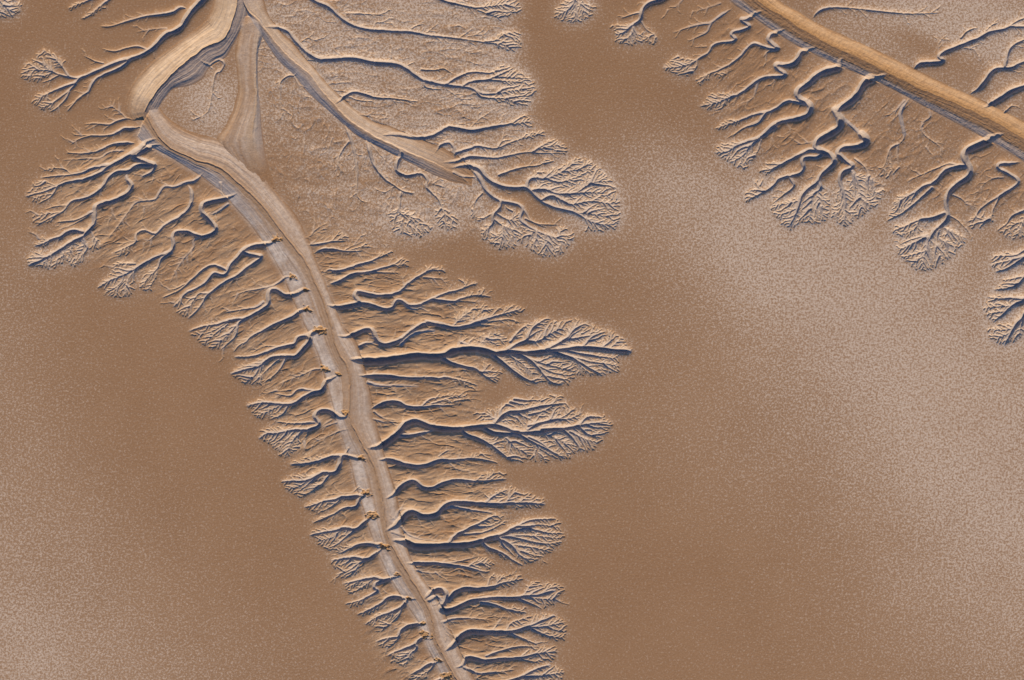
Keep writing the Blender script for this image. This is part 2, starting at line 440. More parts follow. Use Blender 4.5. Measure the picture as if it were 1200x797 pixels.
g('gully with a bright hooked head like a shepherd crook and a frayed tip', '''
Q 7 2.8 185,212 230,172 280,157 318,182 308,230 280,262 292,285 340,280 400,252 460,227 530,212 620,207 720,207 770,197 850,190 950,162
Q 5 1.6 330,217 370,172 430,152 520,152 600,137 640,120 745,97
Q 3.4 1.4 d.9 520,235 600,247 680,275 785,293
Q 2.6 1.2 730,210 820,242 875,268
Q 2.2 1.1 780,202 880,212 975,215
Q 2.4 1.2 770,192 800,145 840,112
Q 2.2 1.1 860,187 920,150 985,140
Q 2 1 600,137 640,90 720,60
Q 1.8 1 555,145 570,90 600,65
Q 4 2 d.8 215,220 255,200 290,220 260,245''', '''
Q 550,135 570,70 730,60 780,95 700,130 600,145
Q 770,190 790,110 970,120 1000,150 980,220 880,270 820,250 760,210
Q 620,245 700,250 780,265 790,297 700,285
Q 680,190 700,150 760,130 780,185''', kd=3.8, salt=.4, group=GR)
g('wide dark gully with an angular knee at its head, second fan above the bottom edge', '''
Q 8 2.4 305,517 360,482 400,432 450,407 560,408 680,408 780,382 850,352 945,310
Q 2.6 1.2 d.8 300,347 360,327 450,325 560,332
Q 3 1.3 670,410 760,442 855,482
Q 3 1.3 760,385 900,372 1015,345
Q 2.6 1.2 820,392 920,430 1005,442
Q 2.2 1.1 670,392 700,352 790,320
Q 2 1 590,392 625,345
Q 2.2 1.1 900,372 960,395 1010,400
Q 2 1.2 d.6 290,350 330,410 380,430''', '''
Q 660,400 700,330 830,300 950,300 1018,345 1010,450 920,450 820,400 700,400
Q 690,420 780,430 880,480 800,485''', kd=3.9, salt=.4, group=GR)
g('gully with a pointed dark knee and slim barbed tip just above the bottom edge', '''
Q 6 1.8 370,614 415,602 432,560 480,563 540,577 620,567 700,562 780,552 850,532 955,520
Q 2.6 1.2 550,548 650,512 740,492 850,490
Q 2.2 1.1 730,560 800,575 855,582
Q 2.8 1.2 d.8 420,612 500,647 600,642 710,625''', '''
Q 700,540 780,490 950,485 970,530 940,570 840,590 760,560''', kd=3.9, salt=.35, group=GR)
g('leafy gully cut off by the bottom edge, lowest on the right bank', '''
Q 5 2 480,735 560,722 640,705 720,685 790,652 850,622 920,600
Q 3 1.3 770,672 900,660 1005,640
Q 3.6 1.4 560,722 700,735 850,720 960,715''', '''
Q 700,690 800,620 930,590 1005,640 990,700 960,750 800,770 720,740''', kd=3.7, salt=.4, group=GR)

# gullies opening off the middle arm (upper centre)
g('thin gully along the top edge of the pale upper centre with a frail tip', '''
F 3.2 1.5 470,-70 590,0 680,25 780,45 840,40 960,25
F 1.6 1 800,60 870,85 930,102''', 'F 800,20 900,0 1050,-10 1040,75 930,112 850,80', kd=3.6, salt=.9, group=GT)
g('long blue-shadowed gully sweeping right across the pale upper centre, second from top edge', '''
D 5 4 760,-70 830,0 920,40 980,92 1050,142 1130,168 1196,177
F 4 1.6 200,177 300,182 400,187 520,207 620,217 740,232 840,247 960,262 1000,290
F 2 1.1 840,242 900,236 950,202 1010,185
F 1.4 1 d.8 410,167 440,148 485,140
F 1.4 1 d.8 500,187 540,157
F 1.4 1 d.8 690,220 740,185
F 1.5 1 d.6 740,210 860,195
F 2 1 d.7 30,78 120,80 250,88
F 1.5 1 d.5 190,150 210,130 310,138''', 'F 880,220 960,180 1040,190 1055,270 1000,310 900,270', kd=3.6, salt=.9, group=GT)
g('gully starting in a bright bank beside the middle arm, ending in a frail fan', '''
D 4 6.5 550,155 620,160 690,190 730,240 790,302 860,345 940,348 1060,342 1196,368
F 6.5 1.8 200,368 330,378 400,415 470,465 600,495 740,510 790,530 830,550 900,546 990,532 1060,520
F 2.4 1.2 790,530 812,562 860,572 960,576 1030,602
F 2.8 1.3 610,492 680,452 760,422 880,425 930,388
F 3 1.3 715,497 760,477 860,466 900,450 1075,455
F 2.2 1.1 860,467 980,475 1075,482
F 2 1 470,408 540,410 600,402 660,436
F 2 1 d.8 480,470 495,510 560,520 600,512
F 1.2 1 d.5 610,515 700,580 780,640
F 1.4 1 d.8 260,360 300,330
F 1.4 1 d.8 390,378 430,360
D 1.2 1 d.8 760,245 800,222 860,240''', '''
F 850,430 880,400 960,375 1090,440 1140,520 1080,620 980,610 850,575 860,560 960,500''', kd=3.6, salt=.9, group=GT)
g('pair of thin nearly straight gullies on the pale bank of the middle arm', '''
F 3.4 1.2 -40,605 0,580 50,545 100,541 200,570 300,576 445,592
F 1.6 1 d.7 40,562 100,585 200,592
F 1.4 1 d.6 110,670 180,680 240,700''', salt=.4, group=GT)
g('smooth bow-shaped gully with a small tuft at its right end, upper centre', '''
G 5 4 430,142 520,137 650,160 740,142 830,97 950,112 1060,97 1150,82
F 3.6 1.5 630,742 770,765 860,747 990,722 1040,690 1080,672
F 1.6 1 1000,727 1100,708
F 1.4 1 d.8 740,760 800,700 860,660
F 1.4 1 880,745 940,705
F 1.2 1 d.8 540,790 600,770''', 'F 970,720 1060,670 1120,700 1100,735 1000,735', kd=3.6, salt=.7, group=GT)
g('gully with a small round loop at its head below the bow-shaped one', '''
G 4 2.4 740,252 780,202 830,187 857,215 862,270
H 3.8 1.4 75,95 150,72 200,57 300,70 360,47 440,17 530,-8
H 2 1 320,60 340,30 400,15
H 1.5 1 540,-8 590,-30''', 'H 400,10 480,-20 590,-40 620,-10 520,10', kd=3.6, salt=.7, group=GT)
g('gully with three neat raking twigs, between the loop head and the great fan', '''
H 4.6 1.5 -20,150 75,146 140,122 200,119 300,126 380,112 480,92 560,96 700,95
H 2.4 1.1 520,92 580,50 650,18
H 1.8 1 560,72 620,55 690,50''', 'H 520,85 570,40 640,10 720,60 715,95 600,90', kd=3.6, salt=.8, group=GT)
g('large spreading fan at the right end of the middle arm', '''
H 7 2.4 40,182 130,172 210,192 260,252 340,292 420,302 490,302 560,370 640,412 760,442 850,490 930,515 1000,510
H 4.4 1.6 487,292 497,255 545,240 600,246 690,207 780,195 865,190
H 2.4 1.2 610,248 680,266 760,242 810,222
H 2.2 1.1 690,205 740,170 785,135
H 3.6 1.4 520,312 600,310 660,332 760,332 830,292 880,266 960,258
H 2.4 1.2 750,335 850,325 930,330
H 3.4 1.4 570,372 630,347 680,366 740,396 800,387 870,377 960,390 1005,380
H 2 1.1 870,377 920,345 960,340
H 2.4 1.2 325,226 400,197 480,177 560,167 600,135
H 2.2 1.1 640,415 750,440 860,450 970,470
H 2.4 1.2 780,195 840,165 870,150''', '''
H 480,230 500,210 580,200 640,180 700,150 790,120 890,165 970,250 1020,350 1030,480 1000,540 850,560 780,500 820,480 700,420 560,340 500,290
H 680,430 720,450 700,490 680,450
H 540,165 590,130 660,140 640,165''', kd=3.7, salt=.75, group=GT)
g('lower fan hanging from the end of the middle arm, shaped like two drooping tufts', '''
H 5.5 2 150,180 200,230 240,302 272,342 335,377 440,400 466,430 446,488 540,550 640,586 755,602
H 3.4 1.5 335,378 326,420 290,460 286,510 242,550 225,580
H 2.2 1.1 290,482 345,520 410,545
H 2.2 1.1 347,522 342,590 322,625
H 2 1 d.8 225,332 190,370 168,425
H 2 1 d.8 330,430 270,457 210,490
H 2.4 1.2 545,550 540,602 510,635
H 2.4 1.2 595,572 602,640 578,695
H 2.2 1.1 480,482 560,512 670,515
H 1.8 1 530,555 490,590
H 1.8 1 640,586 680,625 660,690
H 4 2 60,210 120,235 190,238
H 2.2 1.1 d.9 470,430 520,500 600,530
H 2 1.1 d.9 310,450 360,480 430,500 470,560''', '''
H 330,400 440,430 470,520 560,560 480,640 430,600 340,500
H 210,540 280,490 330,500 420,545 430,650 330,660 220,600
H 480,560 560,545 640,580 755,600 700,690 580,705 480,650
H 600,575 680,520 740,540 770,605 700,600
H 150,440 200,380 260,440 210,520''', kd=3.6, salt=.65, group=GT)
g('faint Y-shaped gully hanging below the middle arm, left of the forked ones', '''
G 2.6 1.2 d.9 215,72 240,130 265,200 290,330 290,470 310,520 345,532
G 1.4 1 d.7 308,520 303,565
G 2.2 1.1 d.8 242,180 197,240 180,300 205,372
G 1.4 1 d.5 130,90 115,150 90,190
G 1.2 1 d.5 130,110 150,165
D 1.8 1 d.6 640,500 640,600 670,690''', salt=.5, group=GT)
g('gully below the middle arm ending in a thin five-fingered hand', '''
G 3 1.4 340,155 362,230 392,320 450,395 500,430 560,470 620,480
G 2.2 1.1 545,480 540,592 600,612 660,660 690,690
G 1.4 1 540,602 505,620
G 1.4 1 600,612 600,670
G 1.4 1 560,630 535,690
G 1.4 1 650,660 650,715
G 1.5 1 d.6 370,190 440,270
G 1.5 1 d.6 510,440 450,480''', 'G 470,600 540,560 640,600 730,690 660,740 510,705', kd=3.9, salt=.6, group=GT)
g('gully below the middle arm with one square bend and a small whitish tuft', '''
G 3.6 1.5 515,195 550,250 522,312 530,360 590,380 660,367 700,400 700,450 770,520 800,592 858,645
G 1.6 1 800,592 792,672
G 1.3 1 d.8 830,620 870,610
G 1.4 1 d.6 715,420 770,435''', 'G 740,560 800,540 890,640 860,690 770,690', kd=3.8, salt=.7, group=GT)
g('short dark hooked gully on the mottled ground left of the middle arm', '''
D 2.8 1.1 740,415 720,442 690,442 655,462 636,490 638,530
D 1.6 1 d.6 720,445 750,500 790,580''', salt=.5, group=GT)
g('small looped gully on the pale triangle between the two arms', '''
D 2.6 1.3 160,340 220,380 250,365 290,350 312,375 290,415 260,432 245,500 235,580 220,650
D 1.8 1 d.7 225,385 250,410 235,470
D 1.2 1 d.6 220,650 180,680 150,690''', salt=.3, group=GT, deep=.8)

# upper right: below the river channel
g('faint pale forked gully, first below the upper right river channel', '''
S 3 1.3 d.7 390,45 350,75 300,110 265,135 200,145 120,165 50,190
S 2.4 1.1 d.7 265,142 240,190 190,215 130,242
S 2 1 d.5 320,20 250,45 140,75
S 1.6 1 d.4 100,0 60,40 0,65''', salt=.1, group=GU)
g('narrow zigzag gully ending in a star of pale twigs, upper right', '''
S 4 1.6 575,55 520,85 480,115 440,112 458,132 497,155 440,180 390,190 382,207 417,230 380,245 310,252 270,272 250,312 190,345 150,370 90,390 -10,397
S 2 1.1 185,350 178,400 130,442
S 1.6 1 170,352 110,345 70,330
S 1.8 1 150,377 100,412 50,432
S 1.5 1 d.7 240,272 190,275''', 'S -20,395 60,325 180,350 190,400 130,450 40,435', kd=3.4, salt=.6, group=GU)
g('narrow gully with a loose question-mark head below the zigzag one', '''
S 4 1.5 700,165 660,190 610,210 605,240 662,287 600,282 560,268 520,255 480,280 440,330 380,375 300,415 240,437 210,490
S 1.8 1 240,437 175,472
S 2.4 1.2 655,290 600,302 573,332
S 1.5 1 d.7 370,380 360,420 290,460''', '''
S 170,475 250,430 300,420 240,480 200,498
S 290,430 370,380 360,430 310,475''', kd=3.5, salt=.5, group=GU)
g('gully with two stair-like bends and a frail whitish comb, upper right', '''
S 5.5 1.8 890,270 850,290 790,310 778,350 740,380 690,382 645,375 652,402 708,435 690,450 600,450 540,470 490,510 430,550 350,580 290,602 205,622
S 2.2 1.1 d.7 540,482 510,570 440,605
S 2 1.1 350,585 330,630 280,642
S 1.5 1 d.8 650,450 610,500''', 'S 200,622 250,555 430,530 400,570 330,640 230,640', kd=3.5, salt=.5, group=GU)
g('bold gully forking into two long arms over one broad twig tip, upper right', '''
S 7 4 1040,335 1015,365 1020,400 960,412 890,440 840,490 790,520 767,550 800,590 850,615 845,660 790,692 720,702 650,722 600,762 560,800
T 4.4 1.6 390,187 340,212 260,237 200,262 160,290 92,293
T 4.4 2.4 440,145 420,160 390,187
S 4 1.6 850,612 780,600 720,590 680,612 640,640 590,657 520,670 440,702 290,752
S 3.2 1.4 590,660 540,720 460,747 390,797
T 2.2 1.1 380,62 340,110 250,152 158,212
T 3.4 1.4 350,217 300,252 250,312 180,352
T 2 1.1 245,315 240,372
T 2 1 360,217 340,282 295,352
T 1.8 1 190,267 150,322
T 1.6 1 d.6 440,160 420,220 405,270
T 1.6 1 d.6 500,120 530,160 480,215''', '''
T 90,152 150,100 300,80 250,120 130,160
T 85,290 110,240 230,230 330,225 340,300 300,350 260,392 180,352''', kd=3.6, salt=.5, group=GU)
g('deepest upper right gully, sinuous dark stem bursting into a twin rounded fan', '''
U 8 6 395,430 350,460 300,467 260,502 220,570 160,612 100,652
T 7.5 2.2 797,50 830,112 820,152 760,192 700,222 677,260 720,292 785,320 790,360 740,400 702,440 690,470 632,510 592,560 577,620 555,670 522,725
T 4.4 1.6 695,287 640,282 580,312 500,352 430,387 355,400
T 2 1.1 450,375 400,410 380,420
T 4 1.8 712,312 680,327 640,322 600,337 612,387 580,422 520,432 460,452 430,492 360,532 275,572
T 2.6 1.2 530,442 552,490 490,542 418,595
T 2.4 1.1 570,620 480,652 420,640
T 3 1.3 700,462 708,505 660,545 650,622 640,702
T 2 1.1 690,495 697,580 720,620
T 2.2 1.1 590,570 520,590 440,600
T 2.6 3.4 d.7 805,65 870,122 940,185 965,205
T 6.5 1.8 950,192 975,212 982,240 920,262 850,267 807,292 850,342 903,370 880,392 832,412 822,470 850,542 850,640 846,712
T 2.8 1.2 895,402 930,472 940,562 950,640
T 2 1.1 910,332 970,382 1000,450 1055,470
T 2.2 1.1 850,562 820,632 780,662
T 2 1 945,560 1000,600 1030,605
T 2 1 d.8 700,225 640,235 560,245''', '''
T 265,572 300,460 440,440 430,490 350,540 300,590
T 350,405 400,350 500,345 460,390 400,422
T 420,600 470,580 570,560 640,500 720,480 750,540 760,620 740,690 640,712 600,700 530,742 420,650
T 770,662 790,560 820,480 900,400 1000,440 1080,500 1030,610 900,690 850,737 800,700''', kd=3.6, salt=.6, group=GU, deep=1.1)
g('faint brown gully with dangling root-like twigs between two deep fans, upper right', '''
U 3.4 2.4 d.8 530,570 510,600 480,655 480,700 500,790
V 2.6 1.2 d.9 405,0 422,60 422,120 385,157
V 2.4 1.1 385,157 340,182 320,232 300,290 260,312
V 2 1 d.8 385,160 382,230 392,300
V 1.8 1 d.8 338,205 340,290 345,362
V 1.6 1 d.8 328,240 290,345
U 2.4 1.1 d.7 500,590 450,650 435,705''', 'V 255,305 320,240 390,250 400,310 350,362 280,368', kd=5, salt=.2, group=GU)
g('pale curled gully scar just below the river bank, right of the root-like one', '''
U 2 1.4 d.7 630,600 650,680 605,720 600,797
V 2 1 d.7 540,30 530,60 548,92 580,120 650,172 655,202
V 1.3 1 d.5 580,120 560,182''', salt=.7, group=GU)
g('deep branching gully hanging down from the river to a broom-like fan at the right', '''
V 7.5 2.6 1050,85 990,112 940,142 850,182 802,212 812,262 842,312 830,362 780,392 730,432 692,482 690,540 702,600 690,635 622,690 590,740 560,780
V 4.6 1.8 815,292 740,302 680,322 640,372 600,402 560,412 500,452 440,482 365,532
V 2 1.1 760,285 700,276 640,300 560,332 440,382
V 3 1.3 600,430 540,482 470,542 400,592 315,632
V 3.6 1.4 695,577 620,612 520,627 440,662 355,695
V 2.2 1.1 515,637 490,682 405,722
V 2 1.1 708,600 760,630 820,690
V 2.6 1.2 645,690 630,740 625,797
W 3.4 1.4 325,95 250,127 200,152 162,170
W 3 1.3 340,92 330,170 295,212 245,245
W 2.2 1.1 325,172 250,192 175,210
W 2.2 1.1 320,190 308,240 315,282
W 2.2 1.1 395,60 392,120 400,180
W 2 1.1 410,100 480,140 515,150
W 2 1.1 440,40 500,70 562,98
W 2 1.1 395,170 420,220 435,248
W 2.4 1.1 330,82 250,100 165,135
V 2 1 d.7 730,470 790,500 820,540''', '''
V 310,635 350,560 380,470 500,445 560,430 480,520 400,600
V 350,705 370,670 500,630 620,620 660,640 560,690 450,740 380,720
W 155,140 200,110 300,90 390,50 470,35 565,98 510,160 430,250 320,287 260,272 180,210''', kd=3.6, salt=.55, group=GU, deep=1.1)
g('bent gully with a dark elbow close to the right edge of the picture', '''
V 4.4 1.6 1150,265 1080,277 1020,280 1008,302 1080,342 1142,385 1100,430 1040,467 980,502 920,542 880,582 862,622 820,637
V 2.2 1.1 1015,490 980,562 970,602 940,652
V 1.8 1 d.6 1040,362 980,367 920,402 870,470''', 'V 820,642 860,590 900,570 1000,560 980,640 860,690', kd=4, salt=.4, group=GU)
g('small spiky gully crossing the right edge above the large edge fan', '''
V 3.4 1.4 1300,530 1169,572 1100,602 1060,652 1005,692
V 2.2 1.1 1230,600 1169,630 1090,672 1078,742
V 1.6 1 1100,665 1040,700
V 1.8 1 1169,630 1140,700 1100,750''', 'V 1005,690 1100,620 1230,590 1220,720 1100,755 1050,730', kd=4.4, salt=.3, group=GU)
g('large layered fan coming in across the right edge of the picture', '''
W 8 5 1250,250 1150,330 1050,400 990,450 930,520 900,560
W 4.4 1.6 1050,160 897,217 840,252 790,280 735,292
W 3 1.3 960,140 897,172 840,197 718,200
W 3 1.2 900,205 820,225 720,250
W 4 1.5 1000,250 930,300 897,332 860,372 800,390 728,397
W 2.2 1.1 890,322 820,335 775,345
W 4 1.5 990,450 897,452 830,447 760,450 690,440
W 4.4 1.7 990,450 940,440 897,467 830,492 780,542 720,582
W 2.2 1.1 830,490 740,497 668,505
W 2.2 1.1 800,522 730,532 668,542
W 5 1.8 930,520 897,562 850,612 820,662 787,718
W 2.2 1.1 850,622 780,632 700,627
W 2.2 1.1 830,642 770,672 720,690
W 2.6 1.2 900,560 880,620 870,680''', '''
W 710,205 780,185 897,180 960,200 897,250 720,292
W 728,400 780,330 897,320 900,370 780,402
W 658,510 690,430 897,440 840,490 800,540 722,587
W 690,625 800,590 850,600 920,560 930,640 850,700 780,722 700,682''', kd=3.8, salt=.6, group=GU, deep=1.1)

# upper right: above the river channel
g('long thin pale rill on the plain above the river, nearest the top edge', '''
S 2.8 1.2 d.8 855,110 890,72 950,47 1040,45 1130,52 1196,57
U 2.2 1 d.8 280,58 450,75 570,80 700,72''', salt=.4, group=GN)
g('slender branching gully above the river with a hooked mouth', '''
U 4 2 550,405 600,372 710,365 730,352 702,332 740,302 850,257 940,222 1000,187 1080,172 1120,155 1196,157 1300,150
U 2 1.2 1110,155 1160,122 1230,95
U 1.5 1 d.6 700,320 700,252 745,205
U 1.6 1 830,222 870,180 925,160
U 1.6 1 980,175 1005,150 1045,130
U 1.4 1 d.6 850,280 920,290''', salt=.4, group=GN)
g('forked bright gully above the river near the right edge', '''
U 4.6 2.2 880,548 930,522 970,482 1010,422 1050,400 1130,397 1170,372 1240,350
U 3 1.4 1090,388 1110,302 1150,257 1240,215''', salt=.4, group=GN)
g('thick straight gully cutting the golden bank at the right edge', '''
U 6 4 955,632 1010,607 1070,572 1130,532 1196,507 1300,470
U 1.8 1 1085,657 1130,612''', salt=.4, group=GN)

# ------------------------------------------------------------------ the large channels
# (name, label, category, parts; edge left, thalweg, edge right; depth; profiles from thalweg (0) to edge (1))
VALLEYS = [
 dict(name='tidal_channel', label='pale tidal channel winding from the middle of the picture to the bottom edge',
  left='160,160 172,172 188,178 228,202 260,226 274,242 292,262 308,284 328,318 340,344 350,368 360,388 367,404 374,420 381,444 388,470 396,500 403,522 409,538 416,566 424,592 433,622 442,647 454,673 472,703 488,727 500,757 517,790 532,820 552,870',
  mid='168,118 167,131 174,140 181,153 190,166 202,175 228,187 248,193 262,200 276,212 290,224 306,240 322,260 340,284 357,306 369,330 379,354 387,380 393,404 399,418 407,430 410,460 409,488 417,508 426,524 433,536 440,552 444,570 448,590 451,612 454,628 461,644 472,663 484,683 499,707 506,727 510,749 518,765 527,783 536,800 550,830 572,875',
  right='182,112 190,130 200,140 215,150 235,158 253,162 275,172 304,196 320,220 340,244 352,262 362,282 373,310 384,336 393,360 404,384 418,402 427,432 434,460 440,490 447,518 454,545 461,566 467,592 472,620 480,650 492,672 506,692 520,716 530,742 542,768 556,797 570,830 592,875',
  depth=4.6, pl=[(0,1),(.06,.76),(.35,.62),(.96,.06),(1,0)], pr=[(0,1),(.06,.76),(.3,.62),(.65,.34),(1,0)],
  grey=.85, tan=.22, striae=.34, ends=(14,.02,1,1)),
 dict(name='river_channel', label='wide river channel with a sunlit golden bank across the upper right corner',
  left='820,-40 854,0 876,16 892,27 908,38 932,53 952,63 984,78 1020,93 1044,104 1068,117 1100,134 1140,155 1170,172 1200,190 1260,224',
  mid='855,-40 890,0 918,18 938,31 960,44 981,55 1000,63 1040,83 1080,103 1127,123 1161,139 1200,161 1262,196',
  right='872,-40 912,0 936,14 957,27 980,38 1010,51 1040,65 1070,80 1100,95 1140,113 1170,127 1200,142 1262,176',
  depth=5.4, pl=[(0,1),(.05,.95),(.5,.62),(.96,.04),(1,0)], pr=[(0,1),(.3,.80),(.7,.36),(.9,.08),(1,0)],
  grey=.30, tan=1.0, striae=.34),
 dict(name='tan_channel_bend', label='broad smooth tan channel bend sweeping down from the top edge at the left',
  left='256,-40 250,0 246,13 238,26 224,38 203,53 190,62 178,72 166,84 156,97 149,110 146,124 148,136 152,142',
  mid='283,-40 277,0 274,16 267,36 258,48 242,53 220,69 200,87 184,104 175,118 168,131 172,140',
  right='300,-40 292,2 288,22 280,40 272,55 264,68 250,76 243,84 238,92 222,101 204,104 196,112 190,120 186,128 182,140',
  depth=7.0, pl=[(0,1),(.04,.80),(.45,.46),(.85,.12),(1,0)], pr=[(0,1),(.10,.62),(.3,.5),(.6,.34),(.92,.06),(1,0)],
  grey=.25, tan=1.0, striae=.5, ends=(1,1,26,.3)),
 dict(name='side_channel', label='short smooth side channel between the pale triangle and the mottled ground',
  left='276,22 279,40 275,60 277,80 279,104 274,126 264,148 254,162 258,176 276,196',
  mid='296,12 300,34 298,52 297,72 297,92 298,112 294,132 287,152 286,176 298,208',
  right='306,16 308,40 303,60 302,84 303,106 305,124 307,148 310,172 316,200 324,222',
  depth=3.6, pl=[(0,1),(.35,.7),(.7,.55),(.86,.14),(1,0)], pr=[(0,1),(.4,.95),(.7,.45),(1,0)],
  grey=.45, tan=.6, striae=.35, ends=(14,.1,50,.3)),
 dict(name='middle_arm', label='straight middle arm slanting down right with a blue shaded bank',
  left='268,-40 282,-4 292,20 303,36 314,54 326,71 344,89 360,108 380,126 398,142 420,160 445,173 468,185 490,196 510,206 530,213 552,218',
  mid='276,-40 286,6 298,19 310,33 326,53 346,73 364,87 376,104 389,119 405,136 427,153 454,167 472,175 490,183 512,193 530,202 549,211',
  right='300,-40 312,10 326,33 345,52 356,66 372,84 386,100 402,116 420,130 440,143 462,150 490,162 515,172 540,186 556,200',
  depth=3.8, pl=[(0,1),(.22,.85),(.45,.72),(1,0)], pr=[(0,1),(.06,.66),(.5,.42),(1,0)],
  grey=.5, tan=.55, striae=.25, ends=(1,1,80,.12)),
]
MOUTHS = [(324,280),(343,324),(358,340),(360,362),(375,387),(381,432),(396,438),(405,484),(424,537),(429,578),
          (436,604),(450,641),(465,673),(480,702),(495,731),(499,744),(514,774),(524,793)]

# ------------------------------------------------------------------ raster helpers
H_ = 0.5
X0, Y0, X1, Y1 = -64.0, -64.0, 1264.0, 864.0
NX = int((X1 - X0) / H_) + 1; NY = int((Y1 - Y0) / H_) + 1
rng = np.random.default_rng(7); random.seed(7)
f32 = np.float32

def vnoise(xs, ys, cell, seed, ax=None):
    """smooth value noise in about -1..1 on arrays; cell = feature size"""
    r = np.random.default_rng(seed)
    tab = r.uniform(-1, 1, (257, 257)).astype(f32)
    u = xs / cell + 71.3; v = ys / cell + 33.7
    iu = np.floor(u).astype(np.int32); iv = np.floor(v).astype(np.int32)
    fu = (u - iu).astype(f32); fv = (v - iv).astype(f32)
    fu = fu * fu * (3 - 2 * fu); fv = fv * fv * (3 - 2 * fv)
    a0 = iu & 255; b0 = iv & 255; a1 = (a0 + 1) & 255; b1 = (b0 + 1) & 255
    return ((tab[b0, a0] * (1 - fu) + tab[b0, a1] * fu) * (1 - fv) + (tab[b1, a0] * (1 - fu) + tab[b1, a1] * fu) * fv)

def fbm(xs, ys, cell, seed, octv=3):
    out = 0; a = 1.0; t = 0
    for o in range(octv):
        out = out + a * vnoise(xs, ys, cell / 2 ** o, seed + o * 13); t += a; a *= .55
    return out / t

def smooth(P, step=0.7):
    P = np.array(P, float)
    if len(P) < 3:
        Q = [P[0] + (P[1] - P[0]) * t for t in np.linspace(0, 1, max(2, int(np.hypot(*(P[1] - P[0])) / step)))]
        return np.array(Q)
    E = np.vstack([2 * P[0] - P[1], P, 2 * P[-1] - P[-2]])
    out = []
    for i in range(1, len(E) - 2):
        p0, p1, p2, p3 = E[i - 1], E[i], E[i + 1], E[i + 2]
        n = max(2, int(np.hypot(*(p2 - p1)) / step))
        t = np.linspace(0, 1, n, endpoint=False)[:, None]
        out.append(.5 * (2 * p1 + (p2 - p0) * t + (2 * p0 - 5 * p1 + 4 * p2 - p3) * t ** 2 + (3 * p1 - p0 - 3 * p2 + p3) * t ** 3))
    out.append(P[-1:])
    return np.vstack(out)

def inside(poly, xs, ys):
    res = np.zeros(np.shape(xs), bool)
    n = len(poly)
    for i in range(n):
        x1, y1 = poly[i]; x2, y2 = poly[(i + 1) % n]
        if y1 == y2: continue
        c = ((y1 > ys) != (y2 > ys)) & (xs < (x2 - x1) * (ys - y1) / (y2 - y1) + x1)
        res ^= c
    return res

def box(a, r):
    for ax in (0, 1):
        p = np.pad(a, [(r + 1, r) if k == ax else (0, 0) for k in (0, 1)], mode='edge')
        c = np.cumsum(p, axis=ax, dtype=np.float64)
        if ax == 0: a = ((c[2 * r + 1:] - c[:-2 * r - 1]) / (2 * r + 1)).astype(f32)
        else: a = ((c[:, 2 * r + 1:] - c[:, :-2 * r - 1]) / (2 * r + 1)).astype(f32)
    return a

gx = (X0 + np.arange(NX) * H_).astype(f32); gy = (Y0 + np.arange(NY) * H_).astype(f32)
ZC = np.zeros((NY, NX), f32)              # carved depth (negative), map units
APR = np.zeros((NY, NX), f32)             # gentle shoulders beside the stems
EDG = np.full((NY, NX), 5.0, f32)         # distance outside the nearest gully
BED_SHADE = np.zeros((NY, NX), f32)             # grey silt floors, plus bluish shade painted on gully walls and shaded banks
LAB = np.full((NY, NX), -1, np.int32)     # gully id * 64 + branch id

ASYM = [0.0]                              # how much gentler the far (up-slope) wall of a gully is
def stamp(x, y, hw, d, lab, apron):
    pad = 3.6
    r = hw * (1 + max(ASYM[0], 0)) + pad
    if apron: r = max(r, hw * 3.1)
    i0 = max(0, int((x - r - X0) / H_)); i1 = min(NX, int((x + r - X0) / H_) + 2)
    j0 = max(0, int((y - r - Y0) / H_)); j1 = min(NY, int((y + r - Y0) / H_) + 2)
    if i0 >= i1 or j0 >= j1: return
    dx = gx[i0:i1] - x; dy = gy[j0:j1] - y
    dist = np.sqrt(dx[None, :] ** 2 + dy[:, None] ** 2)
    u = dist / hw
    if ASYM[0] and hw > 1.3:
        nn = (-.30 * dx[None, :] - .95 * dy[:, None]) / (dist + 1e-3)
        u = u / (1 + ASYM[0] * np.clip(nn, -.55, 1))
    k = min(max((hw - 1.1) / 1.3, 0), 1)
    z = -d * (k * np.clip(1 - u ** 2.3, 0, 1) + (1 - k) * np.clip(1 - u, 0, 1) ** 1.05)
    s = (slice(j0, j1), slice(i0, i1))
    np.minimum(ZC[s], z, out=ZC[s])
    if hw > 1.25: np.maximum(BED_SHADE[s], np.clip((1 - u) * 4, 0, 1) * min(1, (hw - 1.25) / .9), out=BED_SHADE[s])  # tint runs up the walls, painting in their bluish shade
    e = dist - hw
    m = (e < EDG[s]) & (e < pad)
    EDG[s][m] = e[m]; LAB[s][m] = lab
    if apron:
        za = -apron * np.clip(1 - u / 3.1, 0, 1) ** 2
        np.minimum(APR[s], za, out=APR[s])

def depth_of(hw, d): return d * hw * (.90 + .16 * np.clip((hw - 1.1) / 1.3, 0, 1))

# ------------------------------------------------------------------ grow the twigs and carve everything
FANM = np.zeros((NY, NX), f32)
OG = 1.0                                  # occupancy grid of all channel centre lines, one cell per map unit
OW = int(X1 - X0) + 2; OH = int(Y1 - Y0) + 2
OCC = np.zeros((OH, OW), np.int32)
def occ_mark(x, y, pid):
    i = int(x - X0); j = int(y - Y0)
    if 0 <= i < OW and 0 <= j < OH and OCC[j, i] == 0: OCC[j, i] = pid
def occ_hit(x, y, rad, ok):
    i = int(x - X0); j = int(y - Y0); q = int(rad) + 1
    if i < q or j < q or i >= OW - q or j >= OH - q: return True
    sub = OCC[j - q:j + q + 1, i - q:i + q + 1]
    if not sub.any(): return False
    jj, ii = np.nonzero(sub)
    for a, b in zip(jj, ii):
        if sub[a, b] in ok: continue
        if (ii.dtype is not None) and math.hypot(i + (b - q) + .5 - (x - X0), j + (a - q) + .5 - (y - Y0)) < rad: return True
    return False
PID = [10]
